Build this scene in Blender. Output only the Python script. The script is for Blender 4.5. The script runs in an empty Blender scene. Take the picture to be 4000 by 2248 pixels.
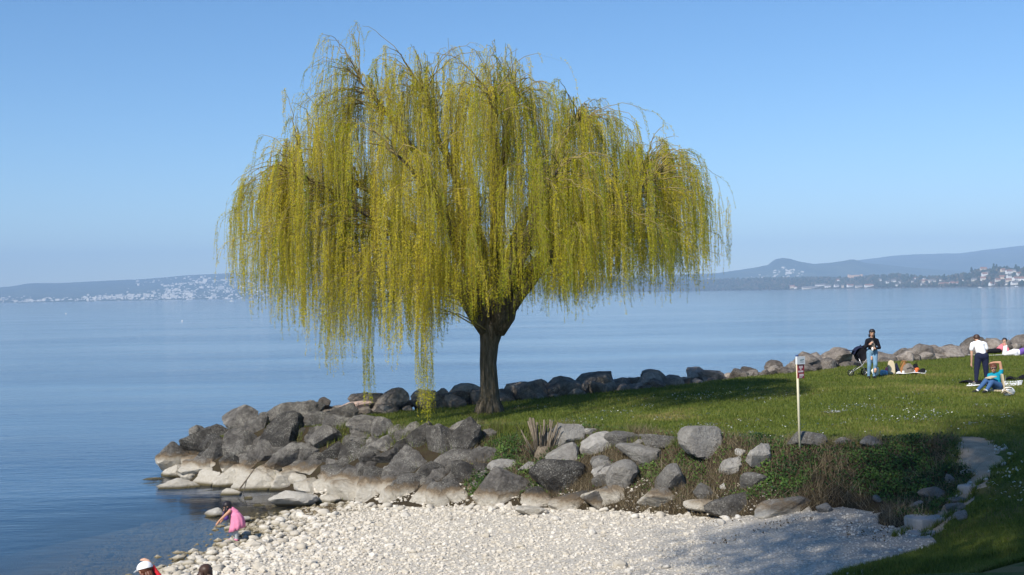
import bpy, math, random
import numpy as np
from mathutils import Vector, Matrix
R = math.radians
RNG = np.random.default_rng(11)
random.seed(5)
sc = bpy.context.scene
COL = sc.collection

# ------------------------------------------------------------------ camera
FPX = 4800.0                      # focal length in photograph pixels (4000 wide)
CAMZ = 5.0
ROLL = R(1.0)
PITCH = math.atan(22.0 / FPX)
_fw = Vector((0, math.cos(PITCH), math.sin(PITCH)))
_u0 = Vector((0, -math.sin(PITCH), math.cos(PITCH)))
_x = Vector((1, 0, 0))
CR = _x * math.cos(ROLL) - _u0 * math.sin(ROLL)
CU = _x * math.sin(ROLL) + _u0 * math.cos(ROLL)
cam_d = bpy.data.cameras.new('camera')
cam_d.sensor_width = 36.0
cam_d.lens = FPX / 4000.0 * 36.0
cam_d.clip_start = 0.1
cam_d.clip_end = 60000.0
cam = bpy.data.objects.new('camera', cam_d)
m3 = Matrix((CR, CU, -_fw)).transposed()
cam.matrix_world = Matrix.Translation((0, 0, CAMZ)) @ m3.to_4x4()
COL.objects.link(cam)
sc.camera = cam

# ------------------------------------------------------------------ sky, sun, exposure
SUN_EL = R(42.0)
SDX, SDY = 0.60, 0.80            # ground direction in which shadows fall
wd = bpy.data.worlds.new('World')
sc.world = wd
wd.use_nodes = True
wn = wd.node_tree
bg = wn.nodes['Background']
skyt = wn.nodes.new('ShaderNodeTexSky')
skyt.sky_type = 'NISHITA'
skyt.sun_disc = False
skyt.sun_elevation = SUN_EL
skyt.sun_rotation = math.atan2(-SDX, -SDY)
skyt.altitude = 1200.0
skyt.air_density = 1.0
skyt.dust_density = 0.2
skyt.ozone_density = 4.0
hsv = wn.nodes.new('ShaderNodeHueSaturation')
hsv.inputs['Saturation'].default_value = 1.18
wn.links.new(skyt.outputs[0], hsv.inputs['Color'])
wn.links.new(hsv.outputs[0], bg.inputs[0])
bg.inputs[1].default_value = 0.117
sd = bpy.data.lights.new('sun', 'SUN')
sd.energy = 5.0
sd.angle = R(0.53)
sd.color = (1.0, 0.93, 0.82)
sun = bpy.data.objects.new('sun', sd)
sun.rotation_euler = Vector((SDX * math.cos(SUN_EL), SDY * math.cos(SUN_EL), -math.sin(SUN_EL))).to_track_quat('-Z', 'Y').to_euler()
sun.location = (-20, -40, 60)
COL.objects.link(sun)
vs = sc.view_settings
vs.view_transform = 'Standard'
vs.look = 'None'
vs.gamma = 1.0
vs.exposure = 0.36
vs.use_curve_mapping = False
sc.render.engine = 'CYCLES'
cy = sc.cycles
cy.max_bounces = 8
cy.diffuse_bounces = 3
cy.glossy_bounces = 3
cy.transmission_bounces = 4
cy.transparent_max_bounces = 12
cy.volume_bounces = 0
cy.use_denoising = True
cy.sample_clamp_indirect = 4.0

# ------------------------------------------------------------------ helpers
ORG = {}
def tag(o, label=None, cat=None, group=None, kind=None):
    if label: o['label'] = label
    if cat: o['category'] = cat
    if group: o['group'] = group
    if kind: o['kind'] = kind
    return o
def thing(name, label, cat, loc=(0, 0, 0), group=None):
    o = bpy.data.objects.new(name, None)
    o.empty_display_size = 0.2
    COL.objects.link(o)
    o.location = loc
    ORG[o] = Vector(loc)
    return tag(o, label, cat, group)
def link(name, me, parent=None, loc=(0, 0, 0)):
    o = bpy.data.objects.new(name, me)
    COL.objects.link(o)
    loc = Vector(loc)
    if parent is not None:
        o.parent = parent
        o.location = loc - ORG[parent]
    else:
        o.location = loc
    ORG[o] = loc
    return o
def npmesh(name, V, F, mat=None, smooth=False, attrs=None, uvw=None):
    """V (n,3) F (m,k) uniform polygons -> mesh datablock"""
    V = np.asarray(V, dtype=np.float32); F = np.asarray(F, dtype=np.int32)
    me = bpy.data.meshes.new(name)
    me.vertices.add(len(V)); me.vertices.foreach_set('co', V.ravel())
    k = F.shape[1]; m = len(F)
    me.loops.add(m * k); me.loops.foreach_set('vertex_index', F.ravel())
    me.polygons.add(m)
    me.polygons.foreach_set('loop_start', np.arange(0, m * k, k, dtype=np.int32))
    me.polygons.foreach_set('loop_total', np.full(m, k, dtype=np.int32))
    me.polygons.foreach_set('use_smooth', np.full(m, bool(smooth)))
    if attrs:
        for an, av in attrs.items():
            a = me.attributes.new(an, 'FLOAT', 'POINT')
            a.data.foreach_set('value', np.asarray(av, dtype=np.float32))
    if mat is not None: me.materials.append(mat)
    me.update(calc_edges=True)
    return me
class MB:
    """collects shapes (mixed polygons) in world coordinates"""
    def __init__(s): s.v = []; s.f = []; s.m = []
    def add(s, V, F, mi=0):
        b = len(s.v)
        s.v += [tuple(p) for p in V]
        s.f += [tuple(b + i for i in f) for f in F]
        s.m += [mi] * len(F)
    def box(s, c, size, rz=0.0, rx=0.0, ry=0.0, mi=0):
        M = Matrix.Translation(c) @ Matrix.Rotation(rz, 4, 'Z') @ Matrix.Rotation(ry, 4, 'Y') @ Matrix.Rotation(rx, 4, 'X')
        a, b, d = size[0] / 2, size[1] / 2, size[2] / 2
        V = [M @ Vector((x, y, z)) for x in (-a, a) for y in (-b, b) for z in (-d, d)]
        s.add(V, [(0, 1, 3, 2), (4, 6, 7, 5), (0, 4, 5, 1), (2, 3, 7, 6), (0, 2, 6, 4), (1, 5, 7, 3)], mi)
    def tube(s, pts, rad, n=8, mi=0, cap=True):
        pts = [Vector(p) for p in pts]
        if not hasattr(rad, '__len__'): rad = [rad] * len(pts)
        rings = []
        up = Vector((0.13, 0.21, 0.97))
        for i, p in enumerate(pts):
            t = (pts[min(i + 1, len(pts) - 1)] - pts[max(i - 1, 0)]).normalized()
            if abs(t.dot(up)) > 0.95: up = Vector((0.9, 0.3, 0.1))
            a = t.cross(up).normalized(); b = a.cross(t)
            rings.append([p + (a * math.cos(2 * math.pi * k / n) + b * math.sin(2 * math.pi * k / n)) * rad[i] for k in range(n)])
        V = [q for r_ in rings for q in r_]; F = []
        for i in range(len(pts) - 1):
            for k in range(n):
                F.append((i * n + k, i * n + (k + 1) % n, (i + 1) * n + (k + 1) % n, (i + 1) * n + k))
        if cap:
            F.append(tuple(range(n - 1, -1, -1))); F.append(tuple((len(pts) - 1) * n + k for k in range(n)))
        s.add(V, F, mi)
    def ell(s, c, r, nu=14, nv=9, M=None, mi=0, z0=-1.0, z1=1.0):
        V = []; F = []
        M = M or Matrix.Identity(3)
        a0, a1 = math.asin(z0), math.asin(z1)
        for j in range(nv + 1):
            th = a0 + (a1 - a0) * j / nv
            for i in range(nu):
                ph = 2 * math.pi * i / nu
                V.append(Vector(c) + M @ Vector((r[0] * math.cos(th) * math.cos(ph), r[1] * math.cos(th) * math.sin(ph), r[2] * math.sin(th))))
        for j in range(nv):
            for i in range(nu):
                F.append((j * nu + i, j * nu + (i + 1) % nu, (j + 1) * nu + (i + 1) % nu, (j + 1) * nu + i))
        s.add(V, F, mi)
    def lathe(s, c, prof, n=16, M=None, mi=0):
        V = []; F = []; M = M or Matrix.Identity(3)
        for (r_, z) in prof:
            for i in range(n):
                ph = 2 * math.pi * i / n
                V.append(Vector(c) + M @ Vector((r_ * math.cos(ph), r_ * math.sin(ph), z)))
        for j in range(len(prof) - 1):
            for i in range(n):
                F.append((j * n + i, j * n + (i + 1) % n, (j + 1) * n + (i + 1) % n, (j + 1) * n + i))
        s.add(V, F, mi)
    def build(s, name, mats, parent=None, smooth=False, loc=None):
        org = Vector(loc) if loc is not None else (ORG[parent] if parent is not None else Vector((0, 0, 0)))
        me = bpy.data.meshes.new(name)
        me.from_pydata([(p[0] - org.x, p[1] - org.y, p[2] - org.z) for p in s.v], [], s.f)
        mats = mats if isinstance(mats, (list, tuple)) else [mats]
        for q in mats: me.materials.append(q)
        if len(mats) > 1: me.polygons.foreach_set('material_index', s.m)
        if smooth: me.polygons.foreach_set('use_smooth', [True] * len(me.polygons))
        me.update()
        return link(name, me, parent, org)

# ------------------------------------------------------------------ materials
class NT:
    def __init__(s, name, rough=0.8, spec=0.3):
        s.m = bpy.data.materials.new(name); s.m.use_nodes = True
        s.t = s.m.node_tree; s.b = s.t.nodes['Principled BSDF']; s.out = s.t.nodes['Material Output']
        s.b.inputs['Roughness'].default_value = rough
        s.b.inputs['Specular IOR Level'].default_value = spec
    def n(s, typ, **kw):
        x = s.t.nodes.new('ShaderNode' + typ)
        for k, v in kw.items(): setattr(x, k, v)
        return x
    def l(s, a, b): s.t.links.new(a, b)
    def pos(s): return s.n('NewGeometry').outputs['Position']
    def xyz(s, v):
        x = s.n('SeparateXYZ'); s.l(v, x.inputs[0]); return x.outputs
    def scalev(s, v, sc_):
        x = s.n('VectorMath', operation='MULTIPLY'); s.l(v, x.inputs[0]); x.inputs[1].default_value = sc_; return x.outputs[0]
    def noise(s, scale, vec=None, detail=4.0, rough=0.55, col=False, dist=0.0):
        x = s.n('TexNoise'); x.inputs['Scale'].default_value = scale; x.inputs['Detail'].default_value = detail
        x.inputs['Roughness'].default_value = rough; x.inputs['Distortion'].default_value = dist
        s.l(vec if vec is not None else s.pos(), x.inputs['Vector'])
        return x.outputs['Color' if col else 'Fac']
    def voro(s, scale, vec=None, feature='F1', out='Distance'):
        x = s.n('TexVoronoi', feature=feature); x.inputs['Scale'].default_value = scale
        s.l(vec if vec is not None else s.pos(), x.inputs['Vector'])
        return x.outputs[out]
    def math(s, op, a, b=None, clamp=False):
        x = s.n('Math', operation=op, use_clamp=clamp)
        for i, q in enumerate((a, b)):
            if q is None: continue
            if isinstance(q, (int, float)): x.inputs[i].default_value = q
            else: s.l(q, x.inputs[i])
        return x.outputs[0]
    def rng(s, v, a, b, c=0.0, d=1.0):
        x = s.n('MapRange'); s.l(v, x.inputs[0])
        for i, q in enumerate((a, b, c, d)): x.inputs[i + 1].default_value = q
        return x.outputs[0]
    def ramp(s, f, stops, interp='LINEAR'):
        x = s.n('ValToRGB'); x.color_ramp.interpolation = interp
        e = x.color_ramp.elements
        while len(e) < len(stops): e.new(0.5)
        for q, (p, c) in zip(e, stops):
            q.position = p; q.color = (*c, 1.0)
        s.l(f, x.inputs[0]); return x.outputs[0]
    def mix(s, f, a, b, blend='MIX'):
        x = s.n('Mix', data_type='RGBA', blend_type=blend)
        for i, q in ((0, f), (6, a), (7, b)):
            if isinstance(q, (int, float)): x.inputs[i].default_value = q
            elif isinstance(q, tuple): x.inputs[i].default_value = (*q, 1.0)
            else: s.l(q, x.inputs[i])
        return x.outputs[2]
    def attr(s, name):
        x = s.n('Attribute'); x.attribute_name = name; return x.outputs['Fac']
    def rand(s): return s.n('ObjectInfo').outputs['Random']
    def bump(s, h, strength=0.5, dist=0.02, nrm=None):
        x = s.n('Bump'); x.inputs['Strength'].default_value = strength; x.inputs['Distance'].default_value = dist
        s.l(h, x.inputs['Height'])
        if nrm is not None: s.l(nrm, x.inputs['Normal'])
        return x.outputs[0]
    def set(s, col=None, nrm=None, rough=None):
        if col is not None:
            if isinstance(col, tuple): s.b.inputs['Base Color'].default_value = (*col, 1.0)
            else: s.l(col, s.b.inputs['Base Color'])
        if nrm is not None: s.l(nrm, s.b.inputs['Normal'])
        if rough is not None: s.l(rough, s.b.inputs['Roughness'])
        return s.m
def plain(name, col, rough=0.7, var=0.15, scale=30.0, spec=0.3, bump=0.0, metal=0.0):
    """a one-colour procedural material with slight unevenness"""
    q = NT(name, rough, spec)
    f = q.noise(scale, detail=3.0)
    c2 = tuple(min(1.0, x * (1 + var)) for x in col); c1 = tuple(x * (1 - var) for x in col)
    q.b.inputs['Metallic'].default_value = metal
    return q.set(q.mix(f, c1, c2), q.bump(f, bump, 0.01) if bump else None)
def leafy(name, stops, transl=0.35, attr='tint', rough=0.6):
    q = NT(name, rough, 0.25)
    c = q.ramp(q.attr(attr), stops)
    q.set(c)
    tr = q.n('BsdfTranslucent'); q.l(c, tr.inputs[0])
    mx = q.n('MixShader'); mx.inputs[0].default_value = transl
    q.l(q.b.outputs[0], mx.inputs[1]); q.l(tr.outputs[0], mx.inputs[2]); q.l(mx.outputs[0], q.out.inputs[0])
    return q.m
M = {}
def rock_mat(name, tide, darks, whites=None, streak=0.0):
    q = NT(name, 0.9, 0.2)
    P = q.pos(); z = q.xyz(P)[2]
    n1 = q.noise(2.2, detail=6); n2 = q.noise(8.0, detail=9, rough=0.75); n3 = q.noise(30.0, detail=6, rough=0.75)
    r = q.rand()
    base = q.ramp(q.math('ADD', q.math('MULTIPLY', n2, 0.6), q.math('MULTIPLY', n1, 0.4)), [(0.36, darks[0]), (0.5, darks[1]), (0.63, darks[2])])
    tone = q.rng(r, 0.0, 1.0, 0.45, 1.45)
    base = q.mix(1.0, base, q.ramp(q.math('MULTIPLY', tone, 0.5), [(0, (0, 0, 0)), (1, (2, 2, 2))]), 'MULTIPLY')
    # lichen crusts
    li = q.math('MULTIPLY', q.rng(n3, 0.53, 0.60), q.rng(n1, 0.40, 0.58))
    base = q.mix(q.math('MULTIPLY', li, 0.75), base, (0.42, 0.41, 0.36))
    spot = q.rng(q.voro(5.5), 0.10, 0.06)
    base = q.mix(q.math('MULTIPLY', q.math('MULTIPLY', spot, q.rng(n1, 0.5, 0.6)), 0.7), base, (0.5, 0.5, 0.46))
    if whites:
        jag = q.math('ADD', q.math('MULTIPLY', q.math('SUBTRACT', n2, 0.5), 0.30), q.math('MULTIPLY', q.math('SUBTRACT', n1, 0.5), 0.35))
        h = q.math('ADD', z, jag)
        wcol = q.ramp(n2, [(0.25, whites[0]), (0.5, whites[1]), (0.7, whites[2])])
        base = q.mix(q.rng(h, tide + 0.17, tide + 0.03), base, q.mix(n3, (0.16, 0.11, 0.06), (0.34, 0.25, 0.15)))
        base = q.mix(q.rng(h, tide + 0.07, tide - 0.07), base, wcol)
        base = q.mix(q.rng(z, 0.10, 0.03), base, (0.12, 0.10, 0.05))
    hh = q.math('ADD', q.math('MULTIPLY', n2, 0.7), q.math('MULTIPLY', n3, 0.3))
    nb = q.bump(hh, 1.0, 0.16)
    return q.set(base, nb)
M['rock'] = rock_mat('boulder_stone', 0.46, [(0.05, 0.046, 0.042), (0.125, 0.116, 0.105), (0.24, 0.225, 0.20)], [(0.44, 0.39, 0.31), (0.60, 0.555, 0.47), (0.70, 0.665, 0.60)])
M['rock_pale'] = rock_mat('pale_boulder_stone', 0.0, [(0.20, 0.185, 0.17), (0.30, 0.285, 0.26), (0.40, 0.38, 0.35)])
M['rock_far'] = rock_mat('lakeside_boulder_stone', 0.0, [(0.10, 0.088, 0.075), (0.22, 0.19, 0.165), (0.35, 0.31, 0.27)])
M['rock_white'] = rock_mat('bleached_stone', 5.0, [(0.4, 0.4, 0.4)] * 3, [(0.46, 0.42, 0.36), (0.58, 0.55, 0.49), (0.68, 0.65, 0.60)])

# pebbles
q = NT('pebble_stone', 0.9, 0.2)
c = q.ramp(q.attr('tint'), [(0.0, (0.30, 0.27, 0.22)), (0.2, (0.46, 0.415, 0.34)), (0.6, (0.57, 0.525, 0.445)), (1.0, (0.69, 0.65, 0.58))])
z = q.xyz(q.pos())[2]
c = q.mix(q.rng(z, 0.09, 0.0), c, (0.16, 0.13, 0.07))
M['pebble'] = q.set(c, q.bump(q.noise(60.0), 0.4, 0.01))
q = NT('loose_stone', 0.9, 0.2)
c = q.ramp(q.rand(), [(0.0, (0.40, 0.36, 0.29)), (0.3, (0.48, 0.44, 0.37)), (1.0, (0.66, 0.63, 0.57))])
c = q.mix(q.rng(q.noise(14.0), 0.35, 0.7), c, (0.45, 0.41, 0.34))
z = q.xyz(q.pos())[2]
c = q.mix(q.rng(z, 0.10, 0.02), c, (0.19, 0.16, 0.09))
M['stone'] = q.set(c, q.bump(q.noise(35.0, detail=6), 0.6, 0.02))
# beach bed
q = NT('beach_gravel', 0.95, 0.15)
P = q.pos(); zz = q.xyz(P)
v = q.voro(22.0); v2 = q.voro(55.0)
f = q.noise(1.2, detail=5)
c = q.ramp(q.voro(22.0, out='Color'), [(0.0, (0.44, 0.40, 0.335)), (0.5, (0.53, 0.49, 0.42)), (1.0, (0.62, 0.585, 0.525))])
fine = q.ramp(q.noise(60.0, detail=6, rough=0.8), [(0.36, (0.19, 0.175, 0.15)), (0.5, (0.33, 0.305, 0.265)), (0.64, (0.50, 0.465, 0.41))])
c = q.mix(q.rng(q.math('ADD', zz[0], q.math('MULTIPLY', f, 2.0)), 5.0, 6.8), c, fine)
c = q.mix(q.rng(v, 0.5, 0.95), c, (0.32, 0.285, 0.23))
c = q.mix(q.rng(zz[2], 0.10, -0.02), c, (0.17, 0.135, 0.07))
c = q.mix(q.rng(zz[2], -0.25, -1.0), c, (0.05, 0.055, 0.05))
hgt = q.math('ADD', q.math('MULTIPLY', q.math('SUBTRACT', 1.0, v), 1.0), q.math('MULTIPLY', q.math('SUBTRACT', 1.0, v2), 0.4))
M['beach'] = q.set(c, q.bump(hgt, 0.7, 0.03))
# lawn ground
q = NT('lawn_turf', 0.95, 0.1)
f1 = q.noise(0.55, detail=5); f2 = q.noise(7.0, detail=5, rough=0.7); f3 = q.noise(45.0, detail=4, rough=0.7)
c = q.ramp(q.math('ADD', q.math('MULTIPLY', f2, 0.5), q.math('MULTIPLY', f3, 0.5)), [(0.32, (0.030, 0.048, 0.010)), (0.5, (0.08, 0.115, 0.020)), (0.68, (0.14, 0.165, 0.035))])
c = q.mix(q.math('MULTIPLY', q.rng(f1, 0.50, 0.62), 0.9), c, (0.22, 0.17, 0.07))
M['lawn'] = q.set(c, q.bump(f3, 0.8, 0.05))
# bank soil
q = NT('bank_soil', 0.95, 0.1)
f2 = q.noise(4.0, detail=6, rough=0.7); f3 = q.noise(30.0, detail=5, rough=0.7)
c = q.ramp(q.math('ADD', q.math('MULTIPLY', f2, 0.5), q.math('MULTIPLY', f3, 0.5)), [(0.3, (0.02, 0.016, 0.011)), (0.5, (0.055, 0.042, 0.027)), (0.65, (0.055, 0.055, 0.022)), (0.8, (0.11, 0.09, 0.06))])
M['bank'] = q.set(c, q.bump(f3, 0.9, 0.06))
q = NT('trodden_earth', 0.95, 0.1)
f2 = q.noise(3.0, detail=6, rough=0.65); f3 = q.noise(40.0, detail=4)
c = q.ramp(q.math('ADD', q.math('MULTIPLY', f2, 0.6), q.math('MULTIPLY', f3, 0.4)), [(0.3, (0.24, 0.18, 0.12)), (0.55, (0.42, 0.33, 0.235)), (0.75, (0.52, 0.43, 0.32))])
M['path'] = q.set(c, q.bump(f3, 0.6, 0.03))
# vegetation
M['grass'] = leafy('grass_blades', [(0.0, (0.04, 0.065, 0.010)), (0.45, (0.125, 0.165, 0.025)), (0.8, (0.205, 0.225, 0.045)), (1.0, (0.30, 0.245, 0.10))], 0.3)
M['daisy'] = plain('daisy_petals', (0.82, 0.82, 0.78), 0.7, 0.05)
M['ivy'] = leafy('ivy_leaves', [(0.0, (0.018, 0.045, 0.012)), (0.5, (0.06, 0.125, 0.022)), (1.0, (0.15, 0.22, 0.045))], 0.25)
M['dry'] = leafy('dry_grass', [(0.0, (0.07, 0.05, 0.03)), (0.5, (0.17, 0.13, 0.075)), (1.0, (0.34, 0.29, 0.19))], 0.2)
M['willow'] = leafy('willow_leaves', [(0.0, (0.20, 0.28, 0.012)), (0.35, (0.45, 0.47, 0.02)), (0.7, (0.71, 0.62, 0.03)), (1.0, (0.80, 0.67, 0.08))], 0.54)
M['twig'] = plain('willow_twig', (0.34, 0.28, 0.09), 0.8, 0.3, 8.0)
M['branch'] = plain('willow_branch', (0.25, 0.20, 0.085), 0.9, 0.4, 6.0)
q = NT('willow_bark', 0.95, 0.1)
P = q.pos(); st = q.scalev(P, (14.0, 14.0, 1.6))
f = q.noise(1.0, vec=st, detail=6, rough=0.7, dist=0.6); f2 = q.noise(5.0, detail=5)
c = q.ramp(f, [(0.34, (0.025, 0.02, 0.015)), (0.52, (0.11, 0.09, 0.07)), (0.7, (0.24, 0.205, 0.165))])
c = q.mix(q.math('MULTIPLY', f2, 0.35), c, (0.13, 0.12, 0.06))
M['bark'] = q.set(c, q.bump(f, 1.0, 0.06))
q = NT('cut_wood_bark', 0.9, 0.15)
f = q.noise(1.0, vec=q.scalev(q.pos(), (40.0, 40.0, 5.0)), detail=5, rough=0.7)
M['stump'] = q.set(q.ramp(f, [(0.3, (0.07, 0.055, 0.038)), (0.5, (0.165, 0.135, 0.10)), (0.7, (0.28, 0.24, 0.18))]), q.bump(f, 0.8, 0.02))
M['far_leaf'] = leafy('shade_tree_leaves', [(0.0, (0.03, 0.06, 0.012)), (1.0, (0.09, 0.13, 0.03))], 0.2)

M['rock_pink'] = rock_mat('pinkish_stone', 5.0, [(0.4, 0.4, 0.4)] * 3, [(0.55, 0.38, 0.30), (0.66, 0.48, 0.40), (0.76, 0.66, 0.6)])

M['rock_bleach'] = rock_mat('bleached_bank_stone', 0.78, [(0.06, 0.055, 0.05), (0.15, 0.14, 0.125), (0.27, 0.25, 0.225)], [(0.44, 0.39, 0.31), (0.58, 0.535, 0.45), (0.68, 0.645, 0.58)])
# ------------------------------------------------------------------ terrain shape (metres, lake level = 0)
TOE = [(-10.3, 33.6), (-8.4, 32.3), (-6.5, 31.2), (-4.4, 29.9), (-2.3, 28.2), (0.0, 27.2), (2.1, 25.8), (4.45, 23.9), (5.7, 23.3),
       (6.2, 23.5), (6.6, 22.4), (6.3, 21.4), (6.9, 20.5), (6.7, 19.5), (5.4, 18.4), (0.0, 13.0), (-6.0, 9.0), (-22.0, 4.0), (-40, -2), (-40, -20),
       (75, -20), (75, 105), (50, 89), (24.5, 64.0), (14.2, 54.0), (9.2, 49.0), (4.6, 44.0), (0.0, 41.0), (-4.0, 39.3), (-7.5, 37.9), (-10.0, 36.0)]
CREST = [(-8.7, 35.2), (-8.2, 34.6), (-5.6, 33.6), (-3.4, 32.3), (-0.8, 30.9), (1.8, 29.3), (3.9, 27.2), (5.8, 25.0), (7.2, 24.8), (8.1, 24.6), (9.0, 24.4), (9.9, 23.6),
         (10.2, 21.0), (9.0, 16.5), (4.0, 10.5), (-4.0, 6.5), (-22.0, 1.0), (-36, -5), (-36, -20.5), (75.5, -20.5), (75.5, 101), (50, 84), (24.6, 59.2), (14.6, 50.0), (9.4, 45.2),
         (4.2, 40.3), (0.0, 37.8), (-3.7, 36.2), (-6.0, 35.6)]
PATH = [(9.4, 25.2), (9.15, 24.4), (8.75, 22.9), (8.3, 22.1), (7.8, 21.5), (7.1, 20.9), (6.5, 20.4)]
def inside(P, X, Y):
    r = np.zeros(X.shape, bool); n = len(P)
    for i in range(n):
        x0, y0 = P[i]; x1, y1 = P[(i + 1) % n]
        if y0 == y1: continue
        c = ((y0 > Y) != (y1 > Y)) & (X < (x1 - x0) * (Y - y0) / (y1 - y0) + x0)
        r ^= c
    return r
def dist(P, X, Y, closed=True):
    d = np.full(X.shape, 1e9); n = len(P)
    for i in range(n if closed else n - 1):
        x0, y0 = P[i]; x1, y1 = P[(i + 1) % n]
        dx, dy = x1 - x0, y1 - y0
        t = np.clip(((X - x0) * dx + (Y - y0) * dy) / (dx * dx + dy * dy), 0, 1)
        d = np.minimum(d, np.hypot(X - x0 - t * dx, Y - y0 - t * dy))
    return d
def vnoise(X, Y, s, seed=0):
    """smooth value noise"""
    X = X / s + 100.3; Y = Y / s + 50.7
    xi = np.floor(X).astype(int); yi = np.floor(Y).astype(int); fx = X - xi; fy = Y - yi
    fx = fx * fx * (3 - 2 * fx); fy = fy * fy * (3 - 2 * fy)
    def h(a, b):
        v = np.sin(a * 127.1 + b * 311.7 + seed * 74.7) * 43758.5453
        return v - np.floor(v)
    return (h(xi, yi) * (1 - fx) + h(xi + 1, yi) * fx) * (1 - fy) + (h(xi, yi + 1) * (1 - fx) + h(xi + 1, yi + 1) * fx) * fy
def sstep(a, b, x):
    t = np.clip((x - a) / (b - a), 0, 1); return t * t * (3 - 2 * t)
def height(X, Y):
    X = np.asarray(X, float); Y = np.asarray(Y, float)
    xs = np.interp(Y, [0, 10, 18.9, 22.3, 23.7, 25.4, 27.2, 28.6, 29.6, 31, 34, 40], [-16, -10.5, -7.9, -6.5, -6.2, -5.8, -5.9, -5.2, -4.3, -3.6, 30, 60])
    xs = xs + (vnoise(X, Y, 1.1, 3) - 0.5) * 0.5
    s = X - xs
    b = np.where(s > 0, 0.05 * np.minimum(s, 10) + 0.13 * np.clip(s - 10, 0, 3), np.where(s > -4, 0.085 * s, np.maximum(-0.34 + 0.22 * (s + 4), -3.0)))
    b = b + (vnoise(X, Y, 2.3, 5) - 0.5) * 0.06
    b = np.minimum(b, 0.95 + 0.0 * X)
    ins = inside(TOE, X, Y); inc = inside(CREST, X, Y)
    dt = dist(TOE, X, Y); dc = dist(CREST, X, Y)
    t = np.where(inc, 1.0, dt / (dt + dc + 1e-6))
    top = np.interp(X, [-9, -8, -7, -4, 0, 6, 12], [0.95, 1.15, 1.38, 1.52, 1.68, 1.80, 1.86]) + 1.45 * sstep(18, 4, Y)
    top = top + (vnoise(X, Y, 4.0, 9) - 0.5) * 0.10 + (vnoise(X, Y, 1.3, 2) - 0.5) * 0.03
    bb = np.maximum(b, -0.7)
    tt = t ** 0.85
    z = np.where(ins, bb * (1 - tt) + top * tt + (vnoise(X, Y, 0.7, 7) - 0.5) * 0.22 * np.minimum(t, 1 - t) * 2, b)
    return z
def hz(x, y): return float(height(np.array([x]), np.array([y]))[0])
def ray(px, py):
    return (_fw + CR * ((px - 2000) / FPX) + CU * (-(py - 1124) / FPX)).normalized()
def at_y(px, py, d):
    r_ = ray(px, py); k = d / r_.y
    return Vector((0, 0, CAMZ)) + r_ * k
_ts = np.arange(12.0, 75.0, 0.05)
def ground(px, py):
    """where the sight line through a photograph pixel meets the ground"""
    r_ = ray(px, py); k = _ts / r_.y
    X = r_.x * k; Z = CAMZ + r_.z * k
    H = np.maximum(height(X, _ts), 0.0)
    i = np.argmax(Z < H)
    if not (Z < H).any(): i = len(_ts) - 1
    return Vector((X[i], _ts[i], H[i]))
def graded(a0, a, b, b1, fine, coarse):
    return np.concatenate([np.arange(a0, a, coarse), np.arange(a, b, fine), np.arange(b, b1 + coarse, coarse)])
gx = graded(-40, -13, 13.5, 74, 0.15, 1.0); gy = graded(-20, 14, 46, 104, 0.15, 1.0)
GX, GY = np.meshgrid(gx, gy)
def nearest(P, X, Y, closed=True):
    d = np.full(X.shape, 1e9); bx = X.copy(); by = Y.copy(); n = len(P)
    for i in range(n if closed else n - 1):
        x0, y0 = P[i]; x1, y1 = P[(i + 1) % n]
        dx, dy = x1 - x0, y1 - y0
        t = np.clip(((X - x0) * dx + (Y - y0) * dy) / (dx * dx + dy * dy), 0, 1)
        qx, qy = x0 + t * dx, y0 + t * dy; e = np.hypot(X - qx, Y - qy); k = e < d
        d = np.where(k, e, d); bx = np.where(k, qx, bx); by = np.where(k, qy, by)
    return d, bx, by
def pathw(X, Y): return np.interp(Y, [20, 21.5, 22.6, 23.2, 24.4, 25.4], [0.30, 0.24, 0.26, 0.36, 0.52, 0.26]) + (vnoise(X, Y, 0.45, 21) - 0.5) * 0.36
fineb = (np.abs(GX) < 13) & (GY > 14.5) & (GY < 45.5)
d_, bx_, by_ = nearest(TOE, GX, GY); k_ = (d_ < 0.09) & fineb
GX = np.where(k_, bx_, GX); GY = np.where(k_, by_, GY)
d_, bx_, by_ = nearest(PATH, GX, GY, False); w_ = pathw(GX, GY); k_ = (np.abs(d_ - w_) < 0.08) & (d_ > 0.05) & fineb
GX = np.where(k_, bx_ + (GX - bx_) * w_ / np.maximum(d_, .05), GX); GY = np.where(k_, by_ + (GY - by_) * w_ / np.maximum(d_, .05), GY)
GZ = height(GX, GY)
nx, ny = len(gx), len(gy)
gv = np.stack([GX.ravel(), GY.ravel(), GZ.ravel()], 1)
ii = (np.arange(ny - 1)[:, None] * nx + np.arange(nx - 1)[None, :]).ravel()
gf = np.stack([ii, ii + 1, ii + nx + 1, ii + nx], 1)
cen = gv[gf].mean(1); cx, cyy, cz = cen[:, 0], cen[:, 1], cen[:, 2]
z_in = inside(TOE, cx, cyy); z_cr = inside(CREST, cx, cyy)
z_path = (dist(PATH, cx, cyy, False) < pathw(cx, cyy)) & z_in & (cyy > 20.3)
nearbank = (cx > np.interp(cyy, [20.4, 20.9, 21.5, 22.1, 22.9, 24.4], [6.5, 7.1, 7.8, 8.3, 8.75, 9.1])) & (cyy < 24.5) | (cyy < 20.3)
zone = np.where(~z_in, np.where(cz > -0.03, 0, 1), np.where(z_path, 4, np.where(z_cr | nearbank, 2, 3)))
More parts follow.
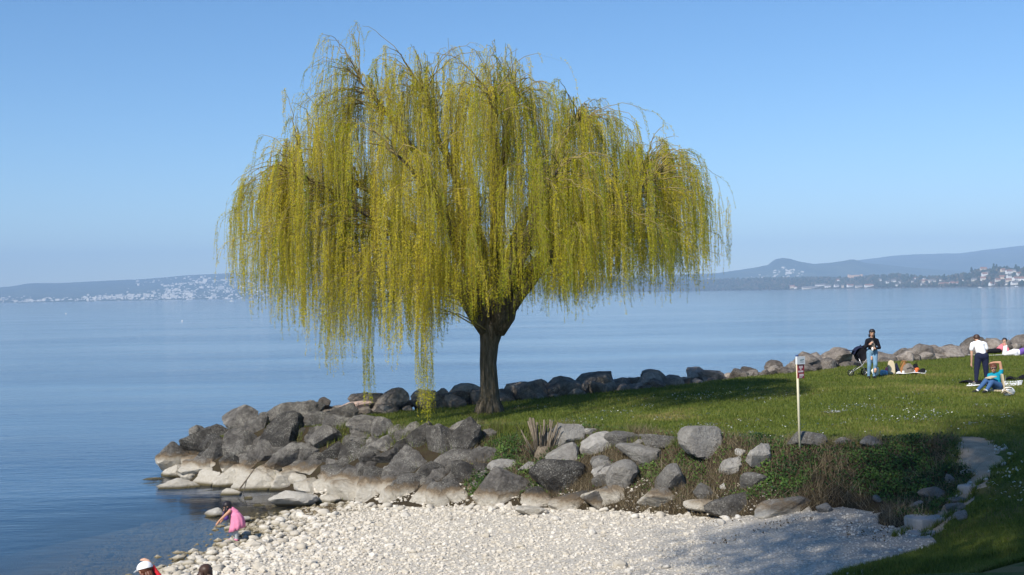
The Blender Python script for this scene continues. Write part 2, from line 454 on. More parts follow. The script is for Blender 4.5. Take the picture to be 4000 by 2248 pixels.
for zi, (nm, mt) in enumerate([('pebble_beach', 'beach'), ('lake_bed', 'beach'), ('lawn', 'lawn'), ('bank', 'bank'), ('dirt_path', 'path')]):
    F = gf[zone == zi]
    u, inv = np.unique(F, return_inverse=True)
    o = link(nm, npmesh(nm, gv[u], inv.reshape(F.shape), M[mt], True)); tag(o, kind='structure')
    if zi == 0: BEACH = o
    if zi == 2: LAWN = o
    if zi == 4: DIRT = o

# ------------------------------------------------------------------ lake
q = NT('lake_water', 0.06, 0.5)
P = q.pos()
w1 = q.noise(1.0, vec=q.scalev(P, (0.55, 1.5, 1.0)), detail=3, rough=0.55)
w2 = q.noise(1.0, vec=q.scalev(P, (2.2, 5.5, 1.0)), detail=4, rough=0.6)
w3 = q.noise(1.0, vec=q.scalev(P, (0.06, 0.22, 1.0)), detail=3, rough=0.5)
calm = q.noise(1.0, vec=q.scalev(P, (0.012, 0.045, 1.0)), detail=3)
amp = q.math('MULTIPLY', q.rng(calm, 0.38, 0.62, 0.35, 1.35), q.rng(q.attr('depth'), 0.0, 0.9, 0.12, 1.0))
hgt = q.math('MULTIPLY', amp, q.math('ADD', q.math('ADD', q.math('MULTIPLY', w1, 0.55), q.math('MULTIPLY', w2, 0.26)), q.math('MULTIPLY', w3, 1.4)))
nb = q.bump(hgt, 1.0, 0.055)
q.set((0.013, 0.052, 0.115), nb)
q.b.inputs['IOR'].default_value = 1.33
fr = q.n('Fresnel'); fr.inputs[0].default_value = 1.33; q.l(nb, fr.inputs[1])
tr = q.n('BsdfTransparent'); tr.inputs[0].default_value = (0.86, 0.86, 0.74, 1)
gl = q.n('BsdfGlossy'); gl.inputs['Roughness'].default_value = 0.05; q.l(nb, gl.inputs['Normal'])
m1 = q.n('MixShader'); q.l(fr.outputs[0], m1.inputs[0]); q.l(tr.outputs[0], m1.inputs[1]); q.l(gl.outputs[0], m1.inputs[2])
m2 = q.n('MixShader'); q.l(q.attr('depth'), m2.inputs[0]); q.l(m1.outputs[0], m2.inputs[1]); q.l(q.b.outputs[0], m2.inputs[2]); q.l(m2.outputs[0], q.out.inputs[0])
M['water'] = q.m
def geo(a, b, n): return np.geomspace(a, b, n)
lx = np.concatenate([-geo(16, 12000, 26)[::-1], np.arange(-15.6, 8, 0.35), geo(8.2, 12000, 26)])
ly = np.concatenate([np.arange(-15, 14, 3.0), np.arange(14, 42, 0.35), geo(42.3, 13500, 34)])
LX, LY = np.meshgrid(lx, ly)
LZ = height(LX, LY)
opac = 1 - np.exp(-np.maximum(-LZ, 0) * 1.3)
opac = np.where((LY > 70) | (LX < -16), 1.0, opac)
nlx, nly = len(lx), len(ly)
ii = (np.arange(nly - 1)[:, None] * nlx + np.arange(nlx - 1)[None, :]).ravel()
lf = np.stack([ii, ii + 1, ii + nlx + 1, ii + nlx], 1)
o = link('lake', npmesh('lake', np.stack([LX.ravel(), LY.ravel(), 0 * LX.ravel()], 1), lf, M['water'], True, {'depth': opac.ravel()}))
tag(o, kind='structure')

# ------------------------------------------------------------------ far shores and hills
q = NT('far_hillside', 0.95, 0.1)
f = q.noise(0.004, detail=7, rough=0.7); f2 = q.noise(0.02, detail=5)
c = q.ramp(q.math('ADD', q.math('MULTIPLY', f, 0.6), q.math('MULTIPLY', f2, 0.4)), [(0.35, (0.02, 0.035, 0.018)), (0.5, (0.045, 0.06, 0.028)), (0.62, (0.10, 0.11, 0.055))])
M['hill'] = q.set(c)
q = NT('wooded_shore', 0.95, 0.1)
f = q.noise(0.01, detail=6, rough=0.7)
M['shore'] = q.set(q.ramp(f, [(0.35, (0.03, 0.038, 0.022)), (0.55, (0.07, 0.065, 0.045)), (0.7, (0.11, 0.10, 0.07))]))
HILLF = {}
def hills(name, pts, dsh, drg, back, rough=6.0, mat='hill', seed=0, step=25):
    """terrain rising from a shore at distance dsh to a skyline of photograph points at distance drg"""
    xs_ = np.array([p[0] for p in pts], float); ys_ = np.array([p[1] for p in pts], float)
    px = np.arange(xs_[0], xs_[-1] + 1, step)
    py = np.interp(px, xs_, ys_)
    d0 = np.interp(px, xs_, dsh) if hasattr(dsh, '__len__') else np.full(px.shape, float(dsh))
    d1 = np.interp(px, xs_, drg) if hasattr(drg, '__len__') else np.full(px.shape, float(drg))
    fr_ = np.concatenate([np.linspace(0, 1, 22), [1.2, 1.6]])
    V = np.zeros((len(fr_), len(px), 3))
    for j, f_ in enumerate(fr_):
        d = d0 + (d1 - d0) * f_
        for i in range(len(px)):
            tp = at_y(px[i], py[i], d1[i]).z
            X = (ray(px[i], 1140).x / ray(px[i], 1140).y) * d[i]
            sh = min(f_, 1.0)
            z = tp * (0.25 * sh + 0.75 * sh * sh * (3 - 2 * sh)) if f_ <= 1 else tp * (1 - (f_ - 1) * 1.4)
            w = sh * (1 - sh) * 4
            nz = (vnoise(np.array([X]), np.array([d[i]]), 420.0, seed)[0] - 0.5) * 2 * rough * w + (vnoise(np.array([X]), np.array([d[i]]), 140.0, seed + 3)[0] - 0.5) * rough * min(1.0, w + 0.3 * sh)
            V[j, i] = (X, d[i], max(z + nz, 0.4) if f_ > 0 else -1.5)
    n_ = len(px); k_ = len(fr_)
    ii_ = (np.arange(k_ - 1)[:, None] * n_ + np.arange(n_ - 1)[None, :]).ravel()
    o = link(name, npmesh(name, V.reshape(-1, 3), np.stack([ii_, ii_ + 1, ii_ + n_ + 1, ii_ + n_], 1), M[mat], True))
    tag(o, kind='structure')
    HILLF[name if name not in HILLF else name + '2'] = (px, V, fr_)
    return o
def on_hill(name, px, fr):
    p_, V, f_ = HILLF[name]
    j = int(np.clip(np.searchsorted(f_, fr), 1, len(f_) - 1)); i = int(np.clip(np.searchsorted(p_, px), 1, len(p_) - 1))
    a = (fr - f_[j - 1]) / (f_[j] - f_[j - 1]); b = (px - p_[i - 1]) / (p_[i] - p_[i - 1])
    return Vector(((V[j - 1, i - 1] * (1 - a) + V[j, i - 1] * a) * (1 - b) + (V[j - 1, i] * (1 - a) + V[j, i] * a) * b).tolist())
hills('hills', [(-900, 1150), (-300, 1132), (0, 1124), (60, 1118), (110, 1107), (260, 1106), (400, 1098), (560, 1092), (640, 1085), (720, 1077), (860, 1070), (1000, 1062), (1300, 1048), (1700, 1050), (2200, 1085)], 7200, 10500, 0, 16, seed=1)
hills('distant_ridge', [(3200, 1040), (3400, 1012), (3520, 998), (3640, 992), (3760, 990), (3860, 976), (4000, 962), (4200, 945), (4700, 940), (5200, 960)], 7600, 11800, 0, 18, seed=4)
hills('hills', [(2100, 1090), (2500, 1080), (2800, 1068), (2890, 1055), (2950, 1046), (3000, 1036), (3030, 1013), (3060, 1008), (3090, 1012), (3120, 1022), (3180, 1032), (3240, 1028), (3290, 1022), (3330, 1014), (3355, 1018), (3380, 1028), (3430, 1032), (3600, 1050), (3900, 1068), (4300, 1075)], 6900, 8800, 0, 10, seed=6, step=12)
hills('shore_hills', [(2450, 1120), (2620, 1102), (2760, 1099), (3000, 1091), (3200, 1090), (3330, 1090), (3420, 1082), (3520, 1078), (3600, 1088), (3700, 1088), (3770, 1078), (3820, 1062), (3900, 1054), (4000, 1056), (4200, 1045), (4600, 1050)],
      [6000, 5900, 5500, 4900, 4500, 4300, 4100, 3900, 3750, 3500, 3350, 3250, 3100, 3000, 2900, 2800], [6500, 6400, 6000, 5500, 5100, 4900, 4700, 4500, 4300, 4050, 3900, 3750, 3650, 3550, 3450, 3350], 0, 1.5, 'shore', seed=8, step=15)
# ------------------------------------------------------------------ far town, shore houses, far trees, boats
M['wallA'] = plain('pale_render_wall', (0.66, 0.62, 0.55), 0.85, 0.08, 0.2)
M['wallB'] = plain('cream_render_wall', (0.62, 0.52, 0.40), 0.85, 0.08, 0.2)
M['wallC'] = plain('white_render_wall', (0.80, 0.79, 0.76), 0.85, 0.05, 0.2)
M['castle'] = plain('warm_stone_wall', (0.58, 0.40, 0.27), 0.9, 0.12, 0.1)
M['roofA'] = plain('brown_roof_tile', (0.24, 0.13, 0.09), 0.9, 0.2, 0.5)
M['roofB'] = plain('grey_roof_slate', (0.16, 0.15, 0.15), 0.9, 0.2, 0.5)
M['pane'] = plain('dark_window_pane', (0.04, 0.05, 0.06), 0.25, 0.1, 0.5, 0.5)
def cubes(C, S, rz):
    """many gabled house blocks as one vertex array: C (n,3) base centres, S (n,3) sizes"""
    n = len(C)
    base = np.array([(-.5, -.5, -.2), (.5, -.5, -.2), (.5, .5, -.2), (-.5, .5, -.2), (-.5, -.5, 1), (.5, -.5, 1), (.5, .5, 1), (-.5, .5, 1), (-.5, 0, 1.35), (.5, 0, 1.35)])
    V = base[None] * S[:, None, :]
    c, s = np.cos(rz)[:, None], np.sin(rz)[:, None]
    X = V[..., 0] * c - V[..., 1] * s; Y = V[..., 0] * s + V[..., 1] * c
    V = np.stack([X, Y, V[..., 2]], -1) + C[:, None, :]
    F = np.array([(0, 1, 5, 4), (1, 2, 6, 5), (2, 3, 7, 6), (3, 0, 4, 7), (4, 5, 9, 8), (6, 7, 8, 9), (4, 8, 7, 7), (5, 6, 9, 9)])
    F = F[None] + (np.arange(n) * 10)[:, None, None]
    return V.reshape(-1, 3), F.reshape(-1, 4)
def town(hill, specs, label, cat):
    C = []; S = []; rz = []
    for (px0, px1, f0, f1, n, sz) in specs:
        for k in range(n):
            p = on_hill(hill, RNG.uniform(px0, px1), np.clip(RNG.normal((f0 + f1) / 2, (f1 - f0) / 3), 0.01, 0.97))
            C.append((p.x, p.y, p.z)); w = sz * RNG.lognormal(0, 0.45)
            S.append((w * RNG.uniform(0.8, 2.0), w * 0.8, w * RNG.uniform(0.35, 0.8))); rz.append(RNG.normal(0, 0.4))
    V, F = cubes(np.array(C), np.array(S), np.array(rz))
    V3 = F.copy(); 
    me = npmesh('far_town', V, F[:, :4], M['wallA'])
    me.validate()
    me.materials.append(M['roofA']); mi = np.tile([0, 0, 0, 0, 1, 1, 0, 0], len(C))
    if len(me.polygons) == len(mi): me.polygons.foreach_set('material_index', mi.astype(np.int32))
    tag(link('far_town', me), label, cat, kind='stuff')
town('hills', [(-150, 450, 0.05, 0.26, 150, 5.5), (90, 180, 0.08, 0.14, 40, 7), (330, 520, 0.07, 0.28, 150, 6), (500, 760, 0.10, 0.30, 190, 6.5), (640, 1050, 0.10, 0.62, 480, 6.5), (1000, 1600, 0.08, 0.5, 240, 6.5), (500, 1000, 0.5, 0.85, 50, 6)],
     'hazy pale town spread over the far hillside across the lake', 'town')
town('hills2', [(2700, 2960, 0.05, 0.45, 130, 5), (2900, 3130, 0.05, 0.5, 150, 5), (3020, 3140, 0.4, 0.6, 25, 6), (3150, 3560, 0.05, 0.3, 40, 5)],
     'hazy scatter of tiny pale houses below the peaked hill', 'town')
def house(px, fr, w, h, label, wall='wallC', roof='roofA', dpt=None, rz=0.0, py=None, ridge=0.4, win=True, name='house', nwin=None):
    p = on_hill('shore_hills', px, fr)
    if py is not None: p.z = max(1.0, at_y(px, py, p.y).z)
    t = thing(name, label, 'house' if name == 'house' else name.replace('_', ' '), p)
    d_ = dpt or w * 0.7
    A = Matrix.Translation(p) @ Matrix.Rotation(rz, 4, 'Z')
    b = MB()
    b.add([A @ Vector(v) for v in [(-w/2, -d_/2, -4), (w/2, -d_/2, -4), (w/2, d_/2, -4), (-w/2, d_/2, -4), (-w/2, -d_/2, h), (w/2, -d_/2, h), (w/2, d_/2, h), (-w/2, d_/2, h), (-w/2, 0, h + d_*ridge*.96), (w/2, 0, h + d_*ridge*.96)]],
          [(0, 1, 5, 4), (1, 2, 6, 9, 5), (2, 3, 7, 6), (3, 0, 4, 8, 7)])
    b.build('wall', M[wall], t)
    b = MB(); e = 0.6
    for s_ in (-1, 1):
        lo = [(-w/2 - e, s_*(d_/2 + e), h - e*ridge*2), (w/2 + e, s_*(d_/2 + e), h - e*ridge*2), (w/2 + e, 0, h + d_*ridge), (-w/2 - e, 0, h + d_*ridge)]
        V = [A @ Vector(v) for v in lo] + [A @ Vector((v[0], v[1], v[2] + 0.35)) for v in lo]
        b.add(V, [(0, 1, 2, 3), (7, 6, 5, 4), (0, 4, 5, 1), (1, 5, 6, 2), (2, 6, 7, 3), (3, 7, 4, 0)])
    b.build('roof', M[roof], t)
    if win:
        nf = max(1, int(h // 3)); nw = nwin or max(2, int(w // 4))
        for fl in range(nf):
            for k in range(nw):
                b = MB(); x = -w/2 + w*(k + .5)/nw
                V = [A @ Vector(v) for v in [(x - .7, -d_/2 - .08, 1 + fl*3), (x + .7, -d_/2 - .08, 1 + fl*3), (x + .7, -d_/2 - .08, 2.4 + fl*3), (x - .7, -d_/2 - .08, 2.4 + fl*3)]]
                V += [A @ Vector((A.inverted() @ v) + Vector((0, .1, 0))) for v in V]
                b.add(V, [(0, 1, 2, 3), (0, 4, 5, 1), (1, 5, 6, 2), (2, 6, 7, 3), (3, 7, 4, 0)])
                b.build('window', M['pane'], t)
    return t
HS = [  # px, py of base, width m, height m, wall, roof, label
 (3095, 1126, 18, 7, 'wallB', 'roofA', 'pinkish lakeside villa with brown roof at the wooded shore'),
 (3108, 1128, 10, 5, 'wallC', 'roofA', 'low pale annex beside the pinkish lakeside villa'),
 (3165, 1128, 62, 4, 'wallA', 'roofB', 'very long low pale boathouse right on the far waterfront'),
 (3205, 1118, 40, 4, 'wallC', 'roofB', 'long white roofed shed behind the waterfront boathouse'),
 (3236, 1123, 26, 5, 'wallC', 'roofB', 'white waterfront shed next to the long boathouse'),
 (3268, 1121, 18, 5, 'wallC', 'roofB', 'small white harbour shed between two longer sheds'),
 (3292, 1124, 8, 8, 'wallB', 'roofB', 'narrow yellowish harbour building standing on the quay'),
 (3325, 1121, 30, 5, 'wallC', 'roofA', 'white harbour hall with brown roof on the quay'),
 (3355, 1123, 24, 4, 'wallA', 'roofB', 'low grey roofed quay building beside the brown roofed hall'),
 (3395, 1121, 30, 5, 'wallC', 'roofA', 'last long white hall at the end of the quay'),
 (3275, 1098, 12, 4, 'wallC', 'roofA', 'small white house beneath the orange fortified building'),
 (3441, 1098, 10, 6, 'wallC', 'roofB', 'lone white house high among dark shore trees'),
 (3472, 1107, 20, 4, 'wallC', 'roofB', 'white terrace low on the wooded slope above the quay'),
 (3493, 1102, 18, 4, 'wallC', 'roofB', 'white flat looking house beside the slope terrace'),
 (3516, 1108, 8, 6, 'wallC', 'roofB', 'small white house near bare grey shore trees'),
 (3504, 1118, 9, 4, 'wallC', 'roofB', 'tiny white house directly at the waterline'),
 (3567, 1107, 9, 7, 'wallA', 'roofB', 'small pale house with tree behind, between two woods'),
 (3576, 1092, 8, 5, 'wallC', 'roofA', 'small white house at the top of the low wood'),
 (3613, 1105, 18, 6, 'wallB', 'roofA', 'cream house with brown roof facing the lake'),
 (3612, 1094, 9, 4, 'wallC', 'roofB', 'little white house above the cream house'),
 (3612, 1116, 22, 4, 'wallA', 'roofB', 'pale low row below the cream house'),
 (3645, 1103, 26, 5, 'wallA', 'roofB', 'wide pale villa with flat grey roof on the slope'),
 (3675, 1098, 8, 4, 'wallC', 'roofB', 'tiny white house beside a round dark tree'),
 (3690, 1115, 36, 4, 'wallB', 'roofA', 'long orange roofed hall near the shore wall'),
 (3728, 1112, 28, 4, 'wallC', 'roofA', 'long white hall joined to the orange roofed hall'),
 (3768, 1103, 10, 5, 'wallC', 'roofA', 'white house alone before a grey bare wood'),
 (3843, 1060, 18, 8, 'wallB', 'roofA', 'large tan house high on the hill beneath conifers'),
 (3846, 1078, 14, 6, 'wallC', 'roofA', 'white house with brown roof halfway up the hill'),
 (3858, 1073, 8, 6, 'wallC', 'roofB', 'small white house beside the halfway hill house'),
 (3842, 1095, 16, 5, 'wallA', 'roofA', 'pale house low on the hill among gardens'),
 (3806, 1098, 14, 4, 'wallA', 'roofB', 'flat grey roofed house among bare gardens'),
 (3875, 1115, 14, 5, 'wallC', 'roofA', 'white lakeside house with red roof by the water'),
 (3898, 1100, 12, 5, 'wallA', 'roofA', 'pale house tucked beside the tallest conifers'),
 (3915, 1091, 14, 6, 'wallB', 'roofA', 'cream house on the slope under the conifers'),
 (3920, 1063, 14, 6, 'wallB', 'roofA', 'pinkish house near the hilltop trees'),
 (3942, 1070, 16, 7, 'wallC', 'roofA', 'white and orange roofed house high on the hill'),
 (3948, 1087, 18, 6, 'wallC', 'roofB', 'wide white villa midway up the house covered hill'),
 (3962, 1065, 10, 5, 'wallA', 'roofB', 'small pale house near the hilltop'),
 (3980, 1078, 10, 7, 'wallC', 'roofA', 'tall narrow white house on the hill'),
 (3940, 1102, 14, 5, 'wallB', 'roofA', 'cream garden house in the lower hill row'),
 (3970, 1096, 18, 5, 'wallC', 'roofA', 'white brown roofed house in the lower hill row'),
 (3992, 1098, 16, 6, 'wallC', 'roofA', 'big white house with red roof at the hill foot'),
 (3968, 1113, 22, 5, 'wallC', 'roofB', 'bright white lakeside villa with grey roof'),
 (3930, 1114, 10, 4, 'wallC', 'roofB', 'small white boathouse at the foot of the hill')]
SHF = {}
def shore_fr(px, py):
    """fraction up the shore hills at which a photograph row lies"""
    if (px, py) in SHF: return SHF[(px, py)]
    best, bf = 1e9, 0.05
    for f_ in np.linspace(0.03, 0.98, 60):
        p = on_hill('shore_hills', px, f_)
        dv = p - Vector((0, 0, CAMZ)); v = dv.dot(CU) / dv.dot(_fw)
        e = abs(1124 - v * FPX - py)
        if e < best: best, bf = e, f_
    SHF[(px, py)] = bf
    return bf
for (px, py, w, h, wl, rf, lb) in HS:
    house(px, shore_fr(px, py), w, h, lb, wl, rf, rz=RNG.uniform(-0.3, 0.3), dpt=min(w * 0.7, 11))
# fortified building with crenellated top
p = on_hill('shore_hills', 3330, 0.98)
p = Vector((at_y(3332, 1093, p.y).x, p.y - 30, at_y(3332, 1093, p.y - 30).z))
t = thing('castle', 'orange stone castle with battlements on the wooded shore ridge', 'castle', p)
b = MB(); b.box(p + Vector((0, 0, 5)), (48, 20, 22)); b.build('wall', M['castle'], t)
for k in range(12):
    b = MB(); b.box(p + Vector((-22 + 4 * k, -9.2, 17)), (2.2, 1.8, 2.4)); b.build('merlon', M['castle'], t)
for dx in (-26, 25):
    b = MB(); b.lathe(p + Vector((dx, -6, -8)), [(0.1, 0), (5, 0), (5, 25), (5.6, 25), (5.6, 28), (4.6, 28), (0.1, 28)], 14); b.build('tower', M['castle'], t)
for k in range(7):
    b = MB(); b.box(p + Vector((-18 + 6 * k, -10.05, 9)), (1.3, 0.3, 3)); b.build('window', M['pane'], t)
# shore wall / breakwater and quay
M['quay'] = plain('dark_quay_stone', (0.13, 0.125, 0.12), 0.95, 0.2, 0.3)
a = on_hill('shore_hills', 3130, 0.0); bq = on_hill('shore_hills', 3760, 0.0)
b = MB()
for k in range(24):
    u = (k + 0.5) / 24; pk = on_hill('shore_hills', 3150 + 610 * u, 0.0)
    p2 = on_hill('shore_hills', 3150 + 610 * (u + 0.02), 0.0)
    b.box(Vector((pk.x, pk.y - 40, 0.2)), (abs(bq.x - a.x) / 22.0 + 15, 6, 3.4 + (k % 3) * 0.5), rz=math.atan2(p2.y - pk.y, p2.x - pk.x))
tag(b.build('breakwater', M['quay']), 'long low dark breakwater along the far harbour waterline', 'breakwater')
# far trees
q = NT('far_tree_foliage', 0.95, 0.1)
q.set(q.ramp(q.attr('tint'), [(0.0, (0.018, 0.035, 0.022)), (0.5, (0.045, 0.055, 0.03)), (0.75, (0.085, 0.07, 0.05)), (1.0, (0.12, 0.10, 0.06))]))
M['fartree'] = q.m
def ico(sub=1):
    import bmesh
    bm = bmesh.new(); bmesh.ops.create_icosphere(bm, subdivisions=sub, radius=1.0)
    V = np.array([v.co[:] for v in bm.verts]); F = np.array([[v.index for v in f.verts] for f in bm.faces]); bm.free()
    return V, F
I1, I2, I3, I4 = ico(1), ico(2), ico(3), ico(4)
def blobs(C, S, base=I1, jitter=0.25, seed=0, squash=None):
    """many lumpy balls: C (n,3) centres, S (n,3) radii"""
    r_ = np.random.default_rng(seed)
    V0, F0 = base; n = len(C); k = len(V0)
    V = V0[None] * (1 + (r_.random((n, k, 1)) - 0.5) * 2 * jitter) * S[:, None, :]
    a = r_.random(n) * 6.28; c, s = np.cos(a)[:, None], np.sin(a)[:, None]
    V = np.stack([V[..., 0] * c - V[..., 1] * s, V[..., 0] * s + V[..., 1] * c, V[..., 2]], -1) + C[:, None, :]
    return V.reshape(-1, 3), (F0[None] + (np.arange(n) * k)[:, None, None]).reshape(-1, 3)
C = []; S = []; T = []
for k in range(5200):
    px = RNG.uniform(2450, 4250); fr_ = RNG.uniform(0.02, 1.0)
    dens = 1.0 if px < 3420 else (0.75 if px < 3780 else 0.5)
    if RNG.random() > dens: continue
    if 3080 < px < 3430 and fr_ < 0.25: continue
    p = on_hill('shore_hills', px, fr_)
    for (hx, hy, hw, *_r) in HS:
        if abs(px - hx) < hw / p.y * FPX * 0.6 and fr_ < shore_fr(hx, hy) and fr_ > shore_fr(hx, hy) - 0.16: break
    else:
        h = RNG.uniform(6, 12)
        C.append((p.x, p.y, p.z + h * 0.5)); S.append((h * 0.42, h * 0.42, h * 0.55)); T.append(RNG.beta(1.6, 1.6))
V, F = blobs(np.array(C), np.array(S), I1, 0.3, 3)
tag(link('far_wood', npmesh('far_wood', V, F, M['fartree'], False, {'tint': np.repeat(T, len(I1[0]))})), 'hazy mixed wood covering the low far shore', 'wood', kind='stuff')
CON = [(3797, 1044, 26, 'dark conifer standing alone at the left shoulder of the house covered hill'), (3885, 1028, 30, 'tallest dark conifer on top of the house covered hill'), (3895, 1034, 24, 'second tall conifer close beside the tallest one'),
       (3810, 1052, 18, 'short conifer leaning on the lone shoulder conifer'), (3935, 1040, 18, 'pointed conifer between two round hilltop trees'), (3970, 1034, 20, 'broad conifer at the far end of the hilltop'),
       (3743, 1070, 18, 'dark spruce at the foot of the hill slope'), (3727, 1074, 13, 'thin spruce beside the slope foot spruce'), (3886, 1072, 30, 'wide dark cedar between the hill houses'), (3690, 1072, 16, 'round topped dark pine above the shore hall')]
for (px, pt, h, lb) in CON:
    fr_ = 0.9 if pt < 1060 else 0.55
    p = on_hill('shore_hills', px, fr_)
    top = at_y(px, pt, p.y).z
    t = thing('conifer', lb, 'tree', (p.x, p.y, top - h))
    b = MB(); b.tube([(p.x, p.y, top - h - 6), (p.x, p.y, top - h * 0.3)], [0.9, 0.4], 6); b.build('trunk', M['bark'], t)
    n = 34; zz_ = RNG.random(n) ** 0.8; rr = (1 - zz_) * h * 0.24 + 0.8
    an = RNG.random(n) * 6.28
    Cc = np.stack([p.x + np.cos(an) * rr * 0.8, p.y + np.sin(an) * rr * 0.8, top - h + zz_ * h], 1)
    V, F = blobs(Cc, np.stack([1.2 + rr * 0.45, 1.2 + rr * 0.45, 1.4 + rr * 0.25], 1), I1, 0.35, int(px))
    o = link('crown', npmesh('crown', V - np.array([p.x, p.y, top - h]), F, M['fartree'], False, {'tint': np.repeat(RNG.random(n) * 0.3, len(I1[0]))}), t, (p.x, p.y, top - h))
# boats and buoys
M['boatw'] = plain('white_boat_hull', (0.8, 0.8, 0.8), 0.4, 0.04, 1.0, 0.4)
M['glass'] = plain('tinted_glass', (0.06, 0.07, 0.08), 0.15, 0.1, 1.0, 0.5)
def boat(px, py, L, label):
    d = CAMZ * FPX / (py - (1146 - 0.0175 * (px - 2000)))
    p = Vector((at_y(px, py, d).x, d, 0.0))
    t = thing('motorboat', label, 'boat', p, None)
    b = MB(); V = []; F = []; n = 9
    for i in range(n):
        u = i / (n - 1); x = (u - 0.5) * L; w = 0.17 * L * math.sin(min(1, (1 - u) * 1.6 + 0.02) * math.pi / 2) ** 0.7
        sh = 0.10 * L + 0.05 * L * u * u
        V += [(x, -w, sh), (x, -w * 0.75, -0.2), (x, w * 0.75, -0.2), (x, w, sh)]
    for i in range(n - 1):
        for k in range(4): F.append((i * 4 + k, i * 4 + (k + 1) % 4, i * 4 + 4 + (k + 1) % 4, i * 4 + 4 + k))
    F += [(0, 1, 2, 3), tuple((n - 1) * 4 + k for k in (3, 2, 1, 0))]
    b.add([Vector(v) + p for v in V], F); b.build('hull', M['boatw'], t)
    b = MB(); b.add([Vector(v) * L + p for v in [(-.28, -.1, .1), (.12, -.1, .1), (.12, .1, .1), (-.28, .1, .1), (-.25, -.08, .27), (0.0, -.08, .27), (0.0, .08, .27), (-.25, .08, .27)]],
          [(0, 1, 5, 4), (1, 2, 6, 5), (2, 3, 7, 6), (3, 0, 4, 7), (4, 5, 6, 7)]); b.build('cabin', M['boatw'], t)
    b = MB(); b.add([Vector(v) * L + p for v in [(-.2, -.104, .16), (.02, -.104, .16), (-.03, -.092, .24), (-.2, -.092, .24)]], [(0, 1, 2, 3)]); b.build('window', M['glass'], t)
    b = MB(); b.tube([p + Vector((-.2 * L, 0, .27 * L)), p + Vector((-.22 * L, 0, .42 * L))], 0.008 * L, 6); b.build('mast', M['boatw'], t)
boat(905, 1178, 6.2, 'white motorboat out on the open lake below the far town')
boat(3828, 1125, 7.0, 'white boat moored before the house covered shore hill')
boat(3970, 1120.5, 7.5, 'white boat moored before the bright white lakeside villa')
for (px, py, rr, lb) in [(258, 1227, 0.22, 'tiny white buoy far out on the open water'), (712, 1256, 0.16, 'small white buoy floating near the hanging willow strands')]:
    d = CAMZ * FPX / (py - (1146 - 0.0175 * (px - 2000)))
    p = Vector((at_y(px, py, d).x, d, 0.0))
    t = thing('buoy', lb, 'buoy', p)
    b = MB(); b.ell(p + Vector((0, 0, rr * 0.5)), (rr, rr, rr)); b.build('float', M['boatw'], t, True)
    b = MB(); b.tube([p + Vector((0, 0, rr)), p + Vector((0, 0, rr * 2.4))], rr * 0.2, 6); b.build('stem', M['boatw'], t)
# haze
q = NT('haze_air')
q.t.nodes.remove(q.b)
v = q.n('VolumePrincipled'); v.inputs['Color'].default_value = (0.45, 0.68, 1.0, 1); v.inputs['Density'].default_value = 1.45e-4; v.inputs['Anisotropy'].default_value = -0.15
q.l(v.outputs[0], q.out.inputs['Volume'])
b = MB(); b.box((0, 6400, 258), (30000, 14000, 524)); o = b.build('haze', q.m); tag(o, 'thin blue haze lying over the lake', 'haze', kind='stuff')
# ------------------------------------------------------------------ boulders
def boulder_mesh(seed, r, base=I3, npl=12, rough=0.055, smooth=True, mat='rock'):
    """faceted, worn stone: a ball cut by random planes, then roughened"""
    g = np.random.default_rng(seed)
    V, F = base
    N = g.normal(size=(npl, 3)); N /= np.linalg.norm(N, axis=1)[:, None]
    D = g.uniform(0.42, 0.86, npl)
    dots = V @ N.T
    lim = np.where(dots > 0.05, D[None] / np.maximum(dots, 0.05), 9.0)
    k = 34.0
    rad = -np.log(np.exp(-k * lim).sum(1) + np.exp(-k * 1.12)) / k
    P = V * rad[:, None]
    nz = np.zeros(len(V))
    for fq, am in ((2.1, 1.0), (4.7, 0.5), (9.5, 0.3)):
        ph = g.uniform(0, 6.28, (3, 3)); di = g.normal(size=(3, 3))
        nz += am * sum(np.sin(fq * (V @ di[j]) + ph[j, 0]) for j in range(3)) / 3
    P = P * (1 + rough * nz + g.normal(0, 0.012, len(V)))[:, None]
    P = P / np.abs(P).max(0) * np.asarray(r)
    a = g.uniform(-0.2, 0.2)
    return npmesh('boulder', P, F, M[mat], smooth and base is I2)
def px_boulder(name, cx, cy, w, h, seed, parent=None, mat='rock', sink=0.25, ry=None, big=True, lift=0.0, tilt=None):
    p = ground(cx, cy)
    if cx < 1620 and p.y > 35.6: p = at_y(cx, cy, 35.2)
    d = p.y; k = d / FPX
    rx, rz = w * k * 0.53, h * k * 0.55
    ry = ry or (rx * 0.5 + rz * 0.5) * 0.9
    ctr = p + Vector((0, ry * sink, lift))
    me = boulder_mesh(seed, (rx, ry, rz), I4 if (big and w > 150) else I3, mat=mat)
    o = link(name, me, parent, ctr)
    o.rotation_euler = (0, tilt if tilt is not None else random.uniform(-0.18, 0.18), 0)
    return o
c1 = lambda L: [(500 + a * .5165, 1500 + b * .5165, c * .5165, d * .5165) for (a, b, c, d) in L]
c2 = lambda L: [(1400 + a * .5165, 1500 + b * .5165, c * .5165, d * .5165) for (a, b, c, d) in L]
c3 = lambda L: [(2300 + a * .5165, 1500 + b * .5165, c * .5165, d * .5165) for (a, b, c, d) in L]
c4 = lambda L: [(3100 + a * .5166, 1500 + b * .5166, c * .5166, d * .5166) for (a, b, c, d) in L]
